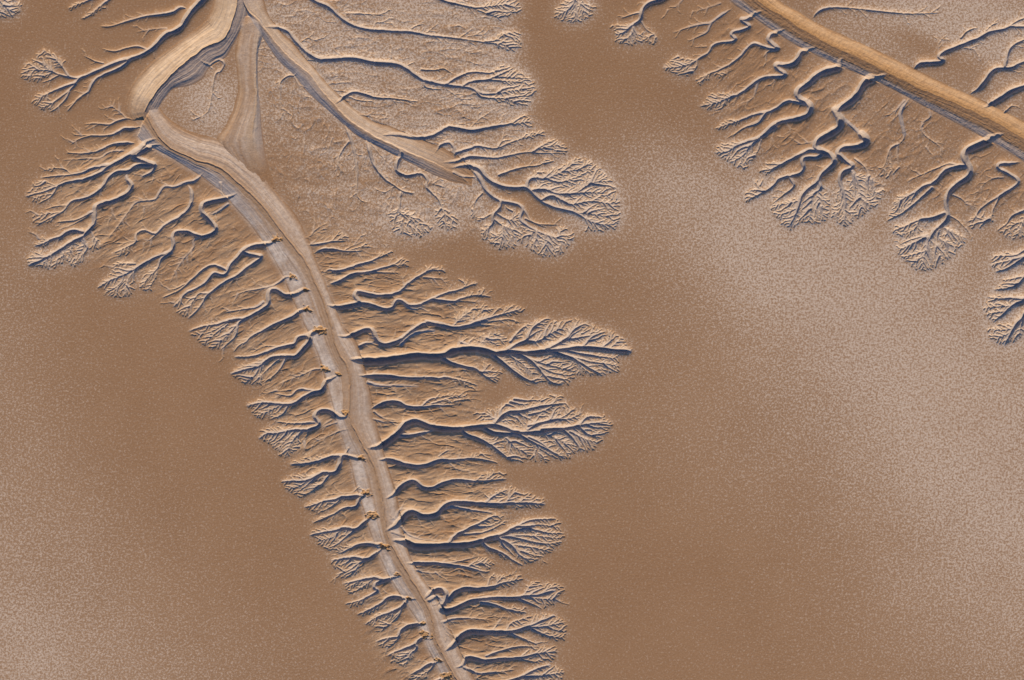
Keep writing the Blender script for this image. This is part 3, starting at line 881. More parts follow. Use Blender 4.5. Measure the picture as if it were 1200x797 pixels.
def pin(poly, x, y):
    if poly is None: return True
    x = x + 1.7 * math.sin(x * .9 + y * 1.3) + .9 * math.sin(y * 2.3 - x); y = y + 1.7 * math.sin(y * 1.1 - x * .7)
    c = False; n = len(poly)
    for i in range(n):
        x1, y1 = poly[i]; x2, y2 = poly[i - 1]
        if (y1 > y) != (y2 > y) and x < (x2 - x1) * (y - y1) / (y2 - y1) + x1: c = not c
    return c
def grow(seeds, poly, kd, t0=0.0, maxgen=4, scale=1.0):
    """seeds: (points, tangents, width, label, path id) of the traced branches; feathers them with acute twigs inside the outline"""
    out = []
    queue = []
    for (Q, T, W, lab, pid) in seeds:
        d = random.uniform(0, kd); side = random.choice((-1, 1)); k = 0
        for n in range(max(1, int(t0 * len(Q))), len(Q)):
            d += math.hypot(*(Q[n] - Q[n - 1]))
            if d >= kd * .55:
                if pin(poly, *Q[n]):
                    queue.append((Q[n][0], Q[n][1], math.atan2(T[n][1], T[n][0]), side, lab, pid, 0, W[n]))
                d = random.uniform(-.3, .3) * kd * .55; side = -side
        if pin(poly, *Q[-1]):
            for sd in (-1, 1, 0): queue.append((Q[-1][0], Q[-1][1], math.atan2(T[-1][1], T[-1][0]), sd, lab, pid, 0, W[-1]))
    gen = 0
    sepn = kd * .53
    while queue and gen < maxgen:
        nxt = []
        random.shuffle(queue)
        for (x, y, a0, side, lab, pp, g_, pw) in queue:
            a = a0 + side * R(random.uniform(34, 58)); mypid = PID[0]; PID[0] += 1
            path = [(x, y)]; d0 = max(1.0, pw * .32)
            maxl = (random.uniform(8, 34) if gen == 0 else random.uniform(4, 15)) * scale
            L_ = 0; dspawn = 0; sp = []; cur = R(random.uniform(-1.5, 1.5))
            px, py = x, y; tgt = a0 + side * R(random.uniform(12, 34)); ok = (pp, mypid)
            while L_ < maxl:
                a += (tgt - a) * .10 + random.gauss(0, .10) + cur
                px += math.cos(a); py += math.sin(a); L_ += 1
                clear = L_ > sepn / .62 + pw * .4
                if not pin(poly, px, py): break
                if occ_hit(px, py, sepn if clear else sepn * .85, (mypid,) if clear else ok): break
                path.append((px, py)); dspawn += 1
                if dspawn > kd * .62 and L_ > 2.5:
                    sp.append((px, py, a, random.choice((-1, 1)))); dspawn = 0
            if len(path) < 3: continue
            for q in path[1:]: occ_mark(q[0], q[1], mypid)
            n = len(path); base = min(2.2 + n * .10, 4.4)
            for i in range(1, n):
                t = i / n
                out.append((path[i - 1], path[i], 1.9 + (base - 1.9) * (1 - t) + .4, lab))
            for q in sp: nxt.append((q[0], q[1], q[2], q[3], lab, mypid, g_ + 1, 1.4))
            for sd in (-1, 1): nxt.append((path[-1][0], path[-1][1], a, sd * .7, lab, mypid, g_ + 1, 1.0))
        queue = nxt; gen += 1
    return out

for gi, G in enumerate(GULLIES):
    nodes = []
    ASYM[0] = {GU: .55, GL: .38, GR: .22, GT: .3, GN: .45}.get(G['group'], .3)
    for bi, (P, w0, w1, df) in enumerate(G['br']):
        bi_ = min(bi, 62)
        Q = smooth(P)
        n = len(Q)
        if n > 12:
          kr = np.array([1, 2, 3, 4, 3, 2, 1.0]); kr /= kr.sum()
          for _ in range(8 if w0 > 5.2 else (6 if G['group'] == GU else 3) if w0 > 3.9 else 1):
              E = np.vstack([2 * Q[0] - Q[3:0:-1], Q, 2 * Q[-1] - Q[-2:-5:-1]])
              Q = np.stack([np.convolve(E[:, 0], kr, 'valid'), np.convolve(E[:, 1], kr, 'valid')], 1)
        amp = .22
        Q = Q + amp * np.stack([vnoise(Q[:, 0], Q[:, 1], 3.2, 51), vnoise(Q[:, 0], Q[:, 1], 3.2, 52)], 1)
        t = np.linspace(0, 1, n)
        ww = (w0 + (w1 - w0) * t ** 1.1) * 1.28 + .5
        if G['group'] == GT: ww = .5 + (ww - .5) * (.74 if w0 > 3.7 else .95)
        elif G['group'] == GU: ww = ww * .93
        elif w0 > 5: ww = ww * .88
        if bi == 0: ww = ww * np.interp(np.arange(n) * .7, [0, 18 if w0 > 4 else 12], [.26, 1])
        ww = ww * (1 + .13 * vnoise(Q[:, 0], Q[:, 1], 7.0, 77))
        hw = ww * .5 + .25
        dd = depth_of(hw, df * ((.80 if w0 > 3.7 else 1.05) if G['group'] == GT else .88 if G['group'] == GU else 1))
        dd *= np.clip(.35 + t * n / 10.0, 0, 1) if bi == 0 else 1
        dd *= np.clip(.4 + (1 - t) * n / 8.0, 0, 1)
        tan = np.gradient(Q, axis=0); tan /= (np.hypot(tan[:, 0], tan[:, 1])[:, None] + 1e-6)
        for i in range(n):
            stamp(Q[i, 0], Q[i, 1], hw[i], dd[i], gi * 64 + bi_, .20 * dd[i] if hw[i] > 1.3 else 0)
        PID[0] += 1
        for i in range(n): occ_mark(Q[i, 0], Q[i, 1], PID[0])
        nodes.append((Q, tan, ww, gi * 64 + bi_, PID[0]))
    G['nodes'] = nodes
    for poly in G['fans']:
        pl = np.array(poly); x0, y0 = pl.min(0) - 9; x1, y1 = pl.max(0) + 9
        tw = grow(nodes, [tuple(q) for q in poly], G['kd'] * 1.10)
        for (p, q, wid, lab) in tw:
            hw = wid * .5
            for tt in (0.0, .5):
                stamp(p[0] + (q[0] - p[0]) * tt, p[1] + (q[1] - p[1]) * tt, hw, depth_of(hw, 1.12), lab, 0)
        i0 = max(0, int((x0 - X0) / H_)); i1 = min(NX, int((x1 - X0) / H_)); j0 = max(0, int((y0 - Y0) / H_)); j1 = min(NY, int((y1 - Y0) / H_))
        if i1 > i0 and j1 > j0:
            xx, yy = np.meshgrid(gx[i0:i1], gy[j0:j1])
            m = inside(poly, xx, yy)
            FANM[j0:j1, i0:i1][m] = np.maximum(FANM[j0:j1, i0:i1][m], G['salt'])

for gi, G in enumerate(GULLIES):
    dense = G['group'] in (GL, GR)
    tw = grow([(Q, T, W, lab, pid) for (Q, T, W, lab, pid) in [tuple(v[:max(4, int(len(v) * .9))] if k < 3 else v for k, v in enumerate(nd)) for nd in G['nodes']] if len(Q) > 10], None,
              G['kd'] * (1.7 if dense else 2.4), t0=.12 if G['group'] == GR else .35, maxgen=2, scale=.42 if dense else .34)
    for (p, q, wid, lab) in tw:
        hw = wid * .44
        for tt in (0.0, .5):
            stamp(p[0] + (q[0] - p[0]) * tt, p[1] + (q[1] - p[1]) * tt, hw, depth_of(hw, .62), lab, 0)

# ------------------------------------------------------------------ the large channels
ZV = np.zeros((NY, NX), f32)
VL = np.full((NY, NX), -1, np.int16)      # valley id*4 + (0 left bank, 1 bed, 2 right bank)
OR0 = np.zeros((NY, NX), f32); MG = np.zeros((NY, NX), f32); MT = np.zeros((NY, NX), f32)
def dist_to(line, px, py):
    best = np.full(px.shape, 1e9); arc = np.zeros(px.shape); side = np.zeros(px.shape); s0 = 0
    for i in range(len(line) - 1):
        a = line[i]; b = line[i + 1]; d = b - a; L2 = (d ** 2).sum() + 1e-9
        t = np.clip(((px - a[0]) * d[0] + (py - a[1]) * d[1]) / L2, 0, 1)
        qx = a[0] + t * d[0] - px; qy = a[1] + t * d[1] - py
        dd = np.hypot(qx, qy); m = dd < best
        best[m] = dd[m]; arc[m] = s0 + t[m] * math.sqrt(L2)
        side[m] = np.sign((d[0] * (py - a[1]) - d[1] * (px - a[0])))[m]
        s0 += math.sqrt(L2)
    return best, arc, side
for vi, v in enumerate(VALLEYS):
    le, mi, ri = (smooth(pts('a', v[k]), 3.0) for k in ('left', 'mid', 'right'))
    poly = np.vstack([le, ri[::-1]])
    x0, y0 = poly.min(0); x1, y1 = poly.max(0)
    i0 = max(0, int((x0 - X0) / H_)); i1 = min(NX, int((x1 - X0) / H_) + 1); j0 = max(0, int((y0 - Y0) / H_)); j1 = min(NY, int((y1 - Y0) / H_) + 1)
    xx, yy = np.meshgrid(gx[i0:i1], gy[j0:j1])
    m = inside(poly, xx + vnoise(xx, yy, 9, 5) * .8, yy + vnoise(xx, yy, 9, 6) * .8)
    px = xx[m].astype(float); py = yy[m].astype(float)
    wx = px + .8 * vnoise(px, py, 7, 8) + .3 * vnoise(px, py, 2.5, 9); wy = py + .8 * vnoise(px, py, 7, 10) + .3 * vnoise(px, py, 2.5, 12)
    dm, arc, side = dist_to(mi, wx, wy)
    dl = dist_to(le, px, py)[0]; dr = dist_to(ri, px, py)[0]
    right = side < 0                                        # y runs down: right-hand side when walking down the line
    # decide orientation from the edges themselves
    right = dr < dl if False else (side * np.sign(np.median(side[dr < dl * .3])) > 0)
    de = np.where(right, dr, dl); t = dm / (dm + de + 1e-6)
    pl_ = np.interp(t, *zip(*v['pl'])); pr_ = np.interp(t, *zip(*v['pr']))
    z = -v['depth'] * np.where(right, pr_, pl_)
    ts = np.where(right, t, -t)
    st = vnoise(ts * 9 + .8 * vnoise(arc, arc * 0, 60, 3), arc / 46, 1.0, 21 + vi) + .7 * vnoise(ts * 23, arc / 24, 1.0, 31 + vi) + .5 * vnoise(ts * 48, arc / 14, 1.0, 41 + vi)
    env = np.clip(np.minimum(t, 1 - t) * 8, 0, 1)
    t0_, l0_, t1_, l1_ = v.get('ends', (1, 1, 1, 1)); tot = arc.max()
    z *= np.interp(arc, [0, t0_], [l0_, 1]) * np.interp(tot - arc, [0, t1_], [l1_, 1])
    z = z + v['striae'] * st * env * .55 + .10 * fbm(px, py, 2.6, 61) * env + (.30 * fbm(px, py, 2.4, 62) * env if v['name'] == 'river_channel' else 0)
    sub = ZV[j0:j1, i0:i1]; new = np.minimum(sub[m], z)
    own = z < sub[m] - .02
    lab = np.where(t < .16, 1, np.where(right, 2, 0))
    a = VL[j0:j1, i0:i1]; tmp = a[m]; tmp[own | (tmp < 0)] = (vi * 4 + lab)[own | (tmp < 0)]; a[m] = tmp
    sub[m] = new
    gm = MG[j0:j1, i0:i1]; gt = MT[j0:j1, i0:i1]
    cend = np.interp(arc, [0, t0_], [0 if l0_ < 1 else 1, 1]) * np.interp(tot - arc, [0, t1_], [0 if l1_ < 1 else 1, 1])
    edge = np.clip((1 - t) * 3.0 + .22 * vnoise(px, py, 9, 77), 0, 1) * np.clip((1 - t) * 9, 0, 1)
    strip = .75 + .45 * vnoise(ts * 7, arc / 40, 1.0, 55 + vi)
    strk = np.clip(.5 + .9 * vnoise(ts * 16, arc / 60, 1.0, 655 + vi) + .4 * vnoise(ts * 37, arc / 30, 1.0, 665 + vi), 0, 1)
    if v['name'] == 'tidal_channel':
        blk = np.clip(.95 + .6 * vnoise(arc / 13, ts * 1.6, 1.0, 501), .55, 1.2)
        band = np.where(right, np.clip(1.1 - abs(t - .62) * 1.5, 0, 1) * .85, np.clip((t - .34) * 6, 0, 1) * blk * 1.15)
        edge = np.where(right, edge, np.clip((1 - t) * 9, 0, 1))
        gval = np.maximum(v['grey'] * (.6 + .4 * strip) * band, (.12 + .62 * strk) * np.where(right, np.clip(t * 3, 0, 1), np.clip(.25 + (t - .22) * 5, 0.25, 1))); tval = v['tan'] * (1 - band)
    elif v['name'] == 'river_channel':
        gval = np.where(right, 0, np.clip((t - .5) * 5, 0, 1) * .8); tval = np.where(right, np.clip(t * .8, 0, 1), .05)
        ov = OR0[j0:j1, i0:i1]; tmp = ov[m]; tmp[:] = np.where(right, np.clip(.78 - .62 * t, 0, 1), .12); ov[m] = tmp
    elif v['name'] == 'tan_channel_bend':
        gval = np.where(right, .3, .15 * strip); tval = np.where(right, .2, np.clip(1.15 - .5 * t, 0, 1) * (.8 + .3 * strip))
    else:
        gval = np.where(right, .45, .5) * strip; tval = np.where(right, .55, .15 + .5 * (t > .8))
    tmp = gm[m]; tmp[own] = (gval * edge * cend)[own]; gm[m] = tmp
    if v['name'] == 'middle_arm': shade_v = np.where(right, 0, np.clip((t - .22) * 5, 0, 1) * .9)  # blue-grey shade of banks turned from the sun, painted as colour
    elif v['name'] == 'river_channel': shade_v = np.where(right, 0, np.clip((t - .62) * 7, 0, 1) * .7)
    elif v['name'] == 'tidal_channel': shade_v = np.where(right, 0, np.clip((t - .3) * 4, 0, 1) * np.clip((215 - arc) / 60, 0, 1) * .75)
    elif v['name'] == 'tan_channel_bend': shade_v = np.where(right, .55, 0)
    else: shade_v = np.where(right, np.clip((t - .5) * 4, 0, 1) * .6, 0)
    bd = BED_SHADE[j0:j1, i0:i1]; tmp = bd[m]; tmp[:] = np.maximum(tmp * .6, shade_v * cend * np.clip((1 - t) * 10, 0, 1) * (.8 + .3 * strip)); bd[m] = tmp
    tmp = gt[m]; tmp[own] = (tval * edge * cend)[own]; gt[m] = tmp
print('carved', flush=True)

XX, YY = np.meshgrid(gx, gy)
# orange slumps at the mouths of the left bank gullies
OR = np.zeros((NY, NX), f32)
for (mx, my) in MOUTHS:
    r = 9; ks = (1.1, .7, .95, 1.25, .8, .6, 1.15, .9, 1.3, .75, 1.05)[(mx + my) % 11]; i0 = int((mx - r - X0) / H_); i1 = int((mx + r - X0) / H_); j0 = int((my - r - Y0) / H_); j1 = int((my + r - Y0) / H_)
    xx = XX[j0:j1, i0:i1]; yy = YY[j0:j1, i0:i1]
    a = (xx - mx) * .93 + (yy - my) * .36; b = -(xx - mx) * .36 + (yy - my) * .93
    q = np.sqrt((a / 7.0) ** 2 + (b / 4.3) ** 2) / ks + .5 * vnoise(xx, yy, 2.6, 88)
    e = np.clip((1.0 - q) * 3.5, 0, 1)
    OR[j0:j1, i0:i1] = np.maximum(OR[j0:j1, i0:i1], e)
    ZV[j0:j1, i0:i1] += -e * (.9 + .7 * vnoise(xx, yy, 1.8, 89) + .5 * vnoise(a, b, 1.2, 90))

# ------------------------------------------------------------------ broad relief
def blob(x, y, rx, ry, ang=0, p=1.0):
    c, s = math.cos(R(ang)), math.sin(R(ang))
    a = ((XX - x) * c + (YY - y) * s) / rx; b = (-(XX - x) * s + (YY - y) * c) / ry
    return np.exp(-(a * a + b * b) * p).astype(f32)

def along(ang, ca, cb, seed):                      # streaky noise whose streaks run at ang degrees
    c, s = math.cos(R(ang)), math.sin(R(ang))
    a = (XX * c + YY * s); b = (-XX * s + YY * c)
    wv = 3.0 * vnoise(XX, YY, 22, seed + 5)
    return vnoise(a / ca, (b + wv) / cb, 1.0, seed)


def rill(ang, ca, cb, seed, warp=3.0, sharp=2.2):   # water-cut rills: long sharp-bottomed furrows running at ang degrees
    c, s_ = math.cos(R(ang)), math.sin(R(ang))
    a = (XX * c + YY * s_); b = (-XX * s_ + YY * c)
    wv = warp * vnoise(XX, YY, 17, seed + 5) + .35 * warp * vnoise(XX, YY, 6, seed + 6)
    n = vnoise(a / ca, (b + wv) / cb, 1.0, seed)
    return -np.clip(1 - np.abs(n) * 2.2, 0, 1) ** sharp * np.clip(.55 + .8 * vnoise(XX, YY, 14, seed + 9), 0, 1.2)

lm = pts('a', '58,210 100,172 150,156 190,185 250,230 290,270 330,330 360,400 395,500 420,590 450,660 500,760 520,860 480,860 412,690 346,552 300,440 245,375 140,318 70,280')
rm = pts('a', '345,262 440,300 520,340 620,380 560,420 560,520 600,600 560,660 600,730 600,860 560,860 500,720 460,600 430,480 400,390')
um = pts('a', '840,10 900,40 960,80 1060,120 1180,190 1260,230 1264,300 1180,260 1060,230 960,220 880,180 830,120')
cm = pts('a', '290,-60 560,-60 600,60 620,180 560,260 430,290 350,250 310,190 300,100')
def softmask(poly, r):
    m = np.zeros((NY // 4 + 1, NX // 4 + 1), f32)
    m[inside(poly, XX[::4, ::4][:m.shape[0], :m.shape[1]], YY[::4, ::4][:m.shape[0], :m.shape[1]])] = 1
    for _ in range(3): m = box(m, r)
    return np.repeat(np.repeat(m, 4, 0), 4, 1)[:NY, :NX]
LM, RM, UM, CM = (softmask(p, r) for p, r in ((lm, 4), (rm, 5), (um, 6), (cm, 8)))
Z = np.zeros((NY, NX), f32)
Z += LM * (.42 * along(152, 15, 4.6, 101) + .24 * along(150, 6, 2.0, 103))
Z += RM * (.44 * along(4, 18, 3.4, 111) + .24 * along(-8, 7, 1.7, 113))
Z += UM * (.38 * along(140, 15, 6.0, 121) + .18 * along(135, 6, 2.4, 123))
Z += LM * (.85 * rill(153, 22, 6.5, 301) + .35 * rill(148, 12, 3.6, 303))
Z += RM * (1.0 * rill(5, 26, 5.6, 311) + .5 * rill(-14, 12, 3.4, 313))
Z += UM * (.75 * rill(140, 22, 8.0, 321) + .3 * rill(128, 12, 4.2, 323))
mot = fbm(XX, YY, 5.2, 131, 2)
below = softmask(pts('a', '300,60 330,80 400,140 470,188 560,216 640,260 560,300 430,300 350,260 310,190'), 5)
Z += CM * (1 - below) * (.7 * rill(8, 26, 7.0, 331) + .30 * rill(-20, 10, 4.0, 333)) + CM * below * (.9 * rill(82, 24, 8.0, 341, 4.5) + .45 * rill(100, 12, 4.2, 343))
Z += CM * (.17 * mot + .06 * vnoise(XX, YY, 1.8, 133) + .12 * along(8, 22, 4.2, 135))
# water-worn steps: banks sink a little towards the stems
Z += APR
B1 = box(box(ZC, 4), 4); B2 = box(box(ZC, 9), 9)
Z += (.75 * B1 + .62 * B2) * (1 - .45 * CM)
Zall = np.where(ZV < -.02, np.minimum(ZV + .55 * ZC, ZC), np.minimum(ZC + .45 * Z + .5 * APR, Z))
rough = np.clip(-ZC * 2, 0, 1)
Zall += rough * .07 * vnoise(XX, YY, 1.3, 141)
Zall += (FANM > 0) * .10 * vnoise(XX, YY, 1.9, 143)
# die out to the level flat at the border of the surveyed ground
bord = np.clip(np.minimum(np.minimum(XX - X0, X1 - XX), np.minimum(YY - Y0, Y1 - YY)) / 14.0, 0, 1)
Zall *= bord * bord * (3 - 2 * bord)
Zall[np.abs(Zall) < .012] = 0

# ------------------------------------------------------------------ what covers the ground (albedo masks)
salt = .20 + .0 * XX
for b in ((0, 620, 130, 170, 0, .35), (40, 800, 280, 170, 10, .5), (0, 420, 90, 160, 0, .30), (250, 800, 160, 70, 0, .16),
          (150, 640, 120, 120, 0, .12), (20, 790, 90, 90, 0, .2), (10, 300, 50, 140, 0, .10),
          (900, 290, 180, 90, 18, .55), (830, 250, 120, 70, 25, .28), (1010, 300, 170, 100, 0, .35), (1080, 420, 240, 130, 0, .40),
          (1220, 500, 200, 220, 0, .45), (950, 430, 180, 110, 30, .25), (780, 190, 80, 45, 20, .30), (1210, 760, 150, 220, 0, .45),
          (1100, 600, 160, 120, 20, .40), (760, 470, 70, 90, 0, .10), (930, 20, 60, 10, 0, 0), (690, 240, 60, 60, 0, .10), (1150, 0, 150, 80, 20, .55),
          (1060, 15, 120, 45, 20, .35), (1190, 60, 90, 70, 0, .4), (1010, 40, 80, 30, 25, .45), (1120, 20, 120, 40, 15, .35), (1070, 48, 34, 14, 20, -.5), (1130, 76, 40, 16, 25, -.45), (1170, 110, 60, 30, 30, .3), (850, 560, 120, 90, 30, .18), (1000, 740, 160, 80, 0, .12)):
    salt = salt + b[5] * blob(*b[:5])
cent = CM * (1.02 + .10 * along(10, 30, 7, 151)) - .35 * blob(340, 200, 50, 60) * CM - .12 * blob(480, 220, 90, 40) * CM
salt = salt - .12 * CM + CM * (.22 * along(12, 60, 13, 155) + .25 * np.clip(fbm(XX, YY, 5.2, 131, 2), -.6, 1)) - .06 * CM * below
salt = salt + cent
salt = salt + .75 * blob(238, 118, 48, 48, 0, .8) + .45 * blob(255, 125, 34, 40) + .30 * UM * blob(1080, 150, 90, 40, 30) + .35 * blob(980, 100, 60, 30, 30)
hal = FANM
small = hal[::4, ::4].copy()
for _ in range(3): small = box(small, 4)
hal = np.repeat(np.repeat(small, 4, 0), 4, 1)[:NY, :NX]
salt = salt + 1.9 * hal * (1 - .3 * (FANM > 0)) + .30 * FANM
salt = salt * (.95 + .12 * fbm(XX, YY, 60, 161)) + .03 * fbm(XX, YY, 24, 163)
inv = (VL >= 0)
fb = np.clip(np.minimum(np.minimum(XX - X0, X1 - XX), np.minimum(YY - Y0, Y1 - YY)) / 56.0, 0, 1)
salt = .22 + (salt - .22) * fb
salt = np.where(inv, .15, np.clip(salt, 0, 1.15))
wall = np.clip(-ZC * .55, 0, 1)
MTb = box(box(MT, 8), 8)
tanm = np.clip(np.maximum(np.where(VL >= 0, MT, MTb * .9), wall * .85) + .25 * np.clip(-APR, 0, 1), 0, 1)
tanm = np.clip(tanm + .35 * LM * (1 - inv) * (.5 + .5 * along(150, 20, 7, 171)) + .35 * RM * (1 - inv) * (.5 + .5 * along(4, 24, 6, 173)), 0, 1)
MGb = box(box(MG, 7), 7)
greym = np.where(VL >= 0, np.clip(MG, 0, 1), np.clip(MGb * 1.5, 0, 1))
greym *= (1 - .6 * wall)
print('masks', flush=True)

# ------------------------------------------------------------------ materials
def mud_material(name):
    m = bpy.data.materials.new(name); m.use_nodes = True
    t = m.node_tree; t.nodes.clear(); L = t.links.new
    def nd(k, **kw):
        n = t.nodes.new(k)
        for a, b in kw.items(): setattr(n, a, b)
        return n
    out = nd("ShaderNodeOutputMaterial"); bs = nd("ShaderNodeBsdfPrincipled")
    L(bs.outputs[0], out.inputs[0])
    geo = nd("ShaderNodeNewGeometry")
    att = nd("ShaderNodeAttribute", attribute_name="cover"); sep = nd("ShaderNodeSeparateColor")
    L(att.outputs['Color'], sep.inputs[0])
    def noise(scale, detail=2.0, rough=.5, dist=0.0):
        n = nd("ShaderNodeTexNoise"); n.inputs['Scale'].default_value = scale; n.inputs['Detail'].default_value = detail
        n.inputs['Roughness'].default_value = rough; n.inputs['Distortion'].default_value = dist
        L(geo.outputs['Position'], n.inputs['Vector']); return n.outputs['Fac']
    def math_(op, a, b=None, c=None, clamp=False):
        n = nd("ShaderNodeMath", operation=op); n.use_clamp = clamp
        for i, x in enumerate((a, b, c)):
            if x is None: continue
            if isinstance(x, (int, float)): n.inputs[i].default_value = x
            else: L(x, n.inputs[i])
        return n.outputs[0]
    def mix(f, a, b):
        n = nd("ShaderNodeMix", data_type='RGBA'); n.clamp_factor = True
        for s, x in ((n.inputs[0], f), (n.inputs[6], a), (n.inputs[7], b)):
            if isinstance(x, (int, float)): s.default_value = x
            elif isinstance(x, tuple): s.default_value = (*x, 1)
            else: L(x, s)
        return n.outputs[2]
    def ramp(x, lo, hi):
        n = nd("ShaderNodeMapRange"); n.inputs[1].default_value = lo; n.inputs[2].default_value = hi
        if isinstance(x, (int, float)): n.inputs[0].default_value = x
        else: L(x, n.inputs[0])
        return n.outputs[0]
    mud = mix(ramp(noise(.012, 4, .6), .35, .65), (.206, .116, .059), (.234, .138, .075))
    mud = mix(math_('MULTIPLY', ramp(noise(.9, 3, .7), .35, .65), .32), mud, (.31, .222, .155))
    # salt speckle: a threshold that opens up where the cover mask is high
    spk = noise(.85, 3, .62, .5)
    sm = sep.outputs[0]
    thr = math_('SUBTRACT', .575, math_('MULTIPLY', sm, .14))
    sp = math_('MULTIPLY', math_('SUBTRACT', spk, thr), 7.0, clamp=True)
    spk2 = ramp(noise(1.5, 2, .6), .35, .7)
    sp = math_('MULTIPLY', sp, math_('ADD', .45, math_('MULTIPLY', spk2, .45)), clamp=True)
    film = math_('MULTIPLY', math_('POWER', sm, 1.15), .30, clamp=True)
    col = mix(film, mud, (.36, .285, .225))
    col = mix(math_('MULTIPLY', sp, math_('ADD', .26, math_('MULTIPLY', sm, .78)), clamp=True), col, (.50, .44, .395))
    tn = mix(ramp(noise(.25, 4, .6), .3, .7), (.47, .37, .265), (.61, .505, .39))
    col = mix(math_('MULTIPLY', sep.outputs[1], .72), col, tn)
    gr = mix(ramp(noise(.5, 4, .65), .3, .7), (.35, .30, .27), (.58, .53, .495))
    col = mix(math_('MULTIPLY', sep.outputs[2], .95), col, gr)
    at2 = nd('ShaderNodeAttribute', attribute_name='silt_shade')
    sil_shade = mix(ramp(noise(.45, 3, .6), .35, .65), (.235, .225, .245), (.33, .31, .32))  # grey silt colour, bluish so it also paints the channel shade
    col = mix(math_('MULTIPLY', at2.outputs['Fac'], .8), col, sil_shade)
    orr = mix(ramp(noise(.8, 3, .6), .35, .65), (.23, .13, .055), (.40, .25, .115))
    col = mix(math_('MULTIPLY', att.outputs['Alpha'], .85), col, orr)
    L(col, bs.inputs['Base Color'])
    bs.inputs['Roughness'].default_value = .88; bs.inputs['Specular IOR Level'].default_value = .25
    bp = nd("ShaderNodeBump"); bp.inputs['Strength'].default_value = .45; bp.inputs['Distance'].default_value = .35
    hb = math_('ADD', math_('MULTIPLY', noise(1.1, 3, .65), .8), math_('MULTIPLY', noise(.35, 3, .6), .5))
    L(hb, bp.inputs['Height']); L(bp.outputs[0], bs.inputs['Normal'])
    return m
MAT = mud_material('tidal_mud')

# ------------------------------------------------------------------ meshes: one object per gully branch, bank, bed and flat
cellZ = Zall
act = (Zall != 0)
# fine cells: blocks of 12 x 12 cells that hold any relief; the level rest is laid in coarse cells
BK = 12
nbx = (NX - 1) // BK; nby = (NY - 1) // BK
cx1 = nbx * BK; cy1 = nby * BK
fine = np.zeros((nby, nbx), bool)
aa = act[:cy1 + 1, :cx1 + 1]
for j in range(nby):
    rows = aa[j * BK:(j + 1) * BK + 1].any(0)
    for i in range(nbx):
        fine[j, i] = rows[i * BK:(i + 1) * BK + 1].any()
cov = np.stack([salt, tanm, greym, np.maximum(OR, OR0)], -1).astype(f32)
Zm = (cellZ * S).astype(f32)
XW = ((gx - CX) * S).astype(f32); YW = (-(gy - CY) * S).astype(f32)

fc = np.repeat(np.repeat(fine, BK, 0), BK, 1)              # per fine cell
glab = LAB[:cy1, :cx1]; vlab = VL[:cy1, :cx1]
lab = np.full((cy1, cx1), -1, np.int32)
lab[glab >= 0] = glab[glab >= 0]
inval = (vlab >= 0) & ~((ZC[:cy1, :cx1] < ZV[:cy1, :cx1] - .05) & (glab >= 0))
lab[inval] = 100000 + vlab[inval]
lab[OR[:cy1, :cx1] > .35] = 200000

def build(name, cells, parent=None):
    jj, ii = np.nonzero(cells)
    if len(jj) == 0: return None
    v = np.stack([jj * NX + ii, (jj + 1) * NX + ii, (jj + 1) * NX + ii + 1, jj * NX + ii + 1], 1)
    return mesh_from(name, v, parent)
def mesh_from(name, quads, parent):
    ids, inv_ = np.unique(quads.ravel(), return_inverse=True)
    J = ids // NX; I = ids % NX
    co = np.stack([XW[I], YW[J], Zm[J, I]], 1).astype(f32)
    me = bpy.data.meshes.new(name)
    me.vertices.add(len(ids)); me.vertices.foreach_set('co', co.ravel())
    nq = len(quads)
    me.loops.add(nq * 4); me.loops.foreach_set('vertex_index', inv_.astype(np.int32).ravel())
    me.polygons.add(nq); me.polygons.foreach_set('loop_start', np.arange(0, nq * 4, 4, dtype=np.int32))
    me.update(calc_edges=True)
    at = me.attributes.new('cover', 'FLOAT_COLOR', 'POINT')
    at.data.foreach_set('color', cov[J, I].ravel())
    at = me.attributes.new('silt_shade', 'FLOAT', 'POINT')
    at.data.foreach_set('value', BED_SHADE[J, I].ravel())
    me.materials.append(MAT)
    o = bpy.data.objects.new(name, me); sc.collection.objects.link(o)
    if parent is not None:
        o.parent = parent
        o.matrix_parent_inverse.identity()
        me.transform(__import__('mathutils').Matrix.Translation(-parent.location))
    return o

# mud flat: fine unlabelled cells + coarse cells + the far ground out to the horizon
q1j, q1i = np.nonzero(fc & (lab < 0))
Q1 = np.stack([q1j * NX + q1i, (q1j + 1) * NX + q1i, (q1j + 1) * NX + q1i + 1, q1j * NX + q1i + 1], 1)
lab_c = np.where(fc, lab, -1)
q2j, q2i = np.nonzero(~fine); q2j = q2j * BK; q2i = q2i * BK
Q2 = np.stack([q2j * NX + q2i, (q2j + BK) * NX + q2i, (q2j + BK) * NX + q2i + BK, q2j * NX + q2i + BK], 1)
flat = mesh_from('mud_flat', np.vstack([Q1, Q2]), None)
flat['kind'] = 'structure'; flat['category'] = 'mud flat'
flat['label'] = 'wide smooth brown tidal mud flat speckled with pale salt'

import bmesh
bm = bmesh.new(); bm.from_mesh(flat.data)
lay = bm.verts.layers.float_color['cover']
xa, xb = float(XW[0]), float(XW[cx1]); ya, yb = float(YW[0]), float(YW[cy1])
F = 20000.0
ring = [(-F, F), (xa, F), (xb, F), (F, F), (-F, ya), (xa, ya), (xb, ya), (F, ya), (-F, yb), (xa, yb), (xb, yb), (F, yb), (-F, -F), (xa, -F), (xb, -F), (F, -F)]
vv = [bm.verts.new((x, y, 0)) for x, y in ring]
for q in vv: q[lay] = (.22, .05, 0, 0)
for r_ in range(3):
    for c_ in range(3):
        if r_ == 1 and c_ == 1: continue
        k = r_ * 4 + c_
        bm.faces.new((vv[k], vv[k + 4], vv[k + 5], vv[k + 1]))
bm.to_mesh(flat.data); bm.free()

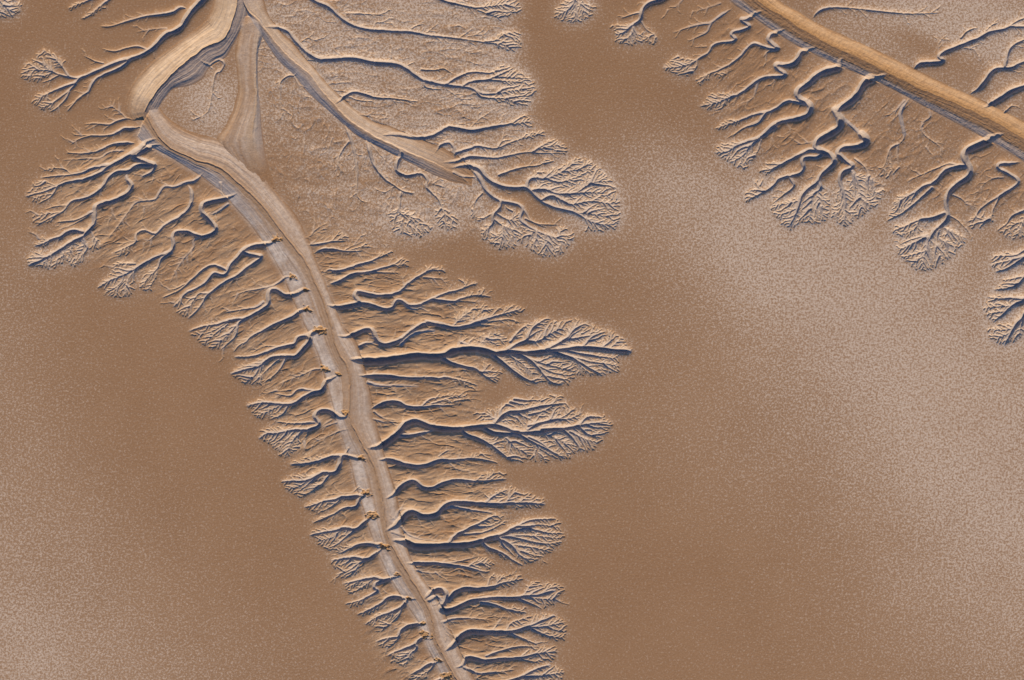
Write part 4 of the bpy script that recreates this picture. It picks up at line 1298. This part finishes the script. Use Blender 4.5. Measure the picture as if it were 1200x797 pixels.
# the large channels, each with its banks and its bed
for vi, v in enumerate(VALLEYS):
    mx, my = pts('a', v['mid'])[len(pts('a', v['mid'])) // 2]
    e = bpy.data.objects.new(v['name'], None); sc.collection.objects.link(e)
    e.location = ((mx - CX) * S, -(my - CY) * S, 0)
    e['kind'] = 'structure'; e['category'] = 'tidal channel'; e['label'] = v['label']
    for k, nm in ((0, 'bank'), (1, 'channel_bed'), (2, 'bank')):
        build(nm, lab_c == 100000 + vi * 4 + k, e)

# orange slumps at the gully mouths: one object each
ormask = lab_c == 200000
ncol = 0
for n_, (mx, my) in enumerate(MOUTHS):
    c = ormask & (np.abs(XX[:cy1, :cx1] - mx) < 10) & (np.abs(YY[:cy1, :cx1] - my) < 10)
    d = np.hypot(XX[:cy1, :cx1] - mx, YY[:cy1, :cx1] - my)
    for (ox, oy) in MOUTHS:
        if (ox, oy) != (mx, my) and math.hypot(ox - mx, oy - my) < 25:
            c &= d <= np.hypot(XX[:cy1, :cx1] - ox, YY[:cy1, :cx1] - oy)
    ormask &= ~c
    o = build('mud_slump', c)
    if o:
        o['category'] = 'mud slump'; o['group'] = 'orange mud slumps along the left bank'
        o['_i'] = n_
ORD = ['topmost', 'second', 'third', 'fourth', 'fifth', 'sixth', 'seventh', 'eighth', 'ninth', 'tenth', 'eleventh', 'twelfth',
       'thirteenth', 'fourteenth', 'fifteenth', 'sixteenth', 'second to last', 'lowest']
for o in list(sc.objects):
    if '_i' in o.keys():
        o['label'] = 'orange crumbled mud slump at a gully mouth, %s along the left bank' % ORD[o['_i']] + (' from the top' if 0 < o['_i'] < 16 else '')
        del o['_i']

# every gully: stem and branches
mnum = lab_c.copy(); mnum[(mnum >= 100000)] = -1
jj, ii = np.nonzero(mnum >= 0)
ll = mnum[jj, ii]; order = np.argsort(ll, kind='stable'); jj = jj[order]; ii = ii[order]; ll = ll[order]
ul, st_ = np.unique(ll, return_index=True); en = np.append(st_[1:], len(ll))
byg = {}
for u_, a_, b_ in zip(ul, st_, en): byg.setdefault(int(u_) // 64, []).append((int(u_) % 64, a_, b_))
for gi, G in enumerate(GULLIES):
    if gi not in byg: continue
    mx, my = G['br'][0][0][0]
    e = bpy.data.objects.new('gully', None); sc.collection.objects.link(e)
    e.location = ((mx - CX) * S, -(my - CY) * S, 0)
    e['label'] = G['label']; e['category'] = 'gully'
    if G['group']: e['group'] = G['group']
    for bi, a_, b_ in byg[gi]:
        j = jj[a_:b_]; i = ii[a_:b_]
        q = np.stack([j * NX + i, (j + 1) * NX + i, (j + 1) * NX + i + 1, j * NX + i + 1], 1)
        mesh_from('stem' if bi == 0 else 'branch', q, e)
print('built', len(GULLIES), fine.mean(), len(Q1), len(ll), flush=True)
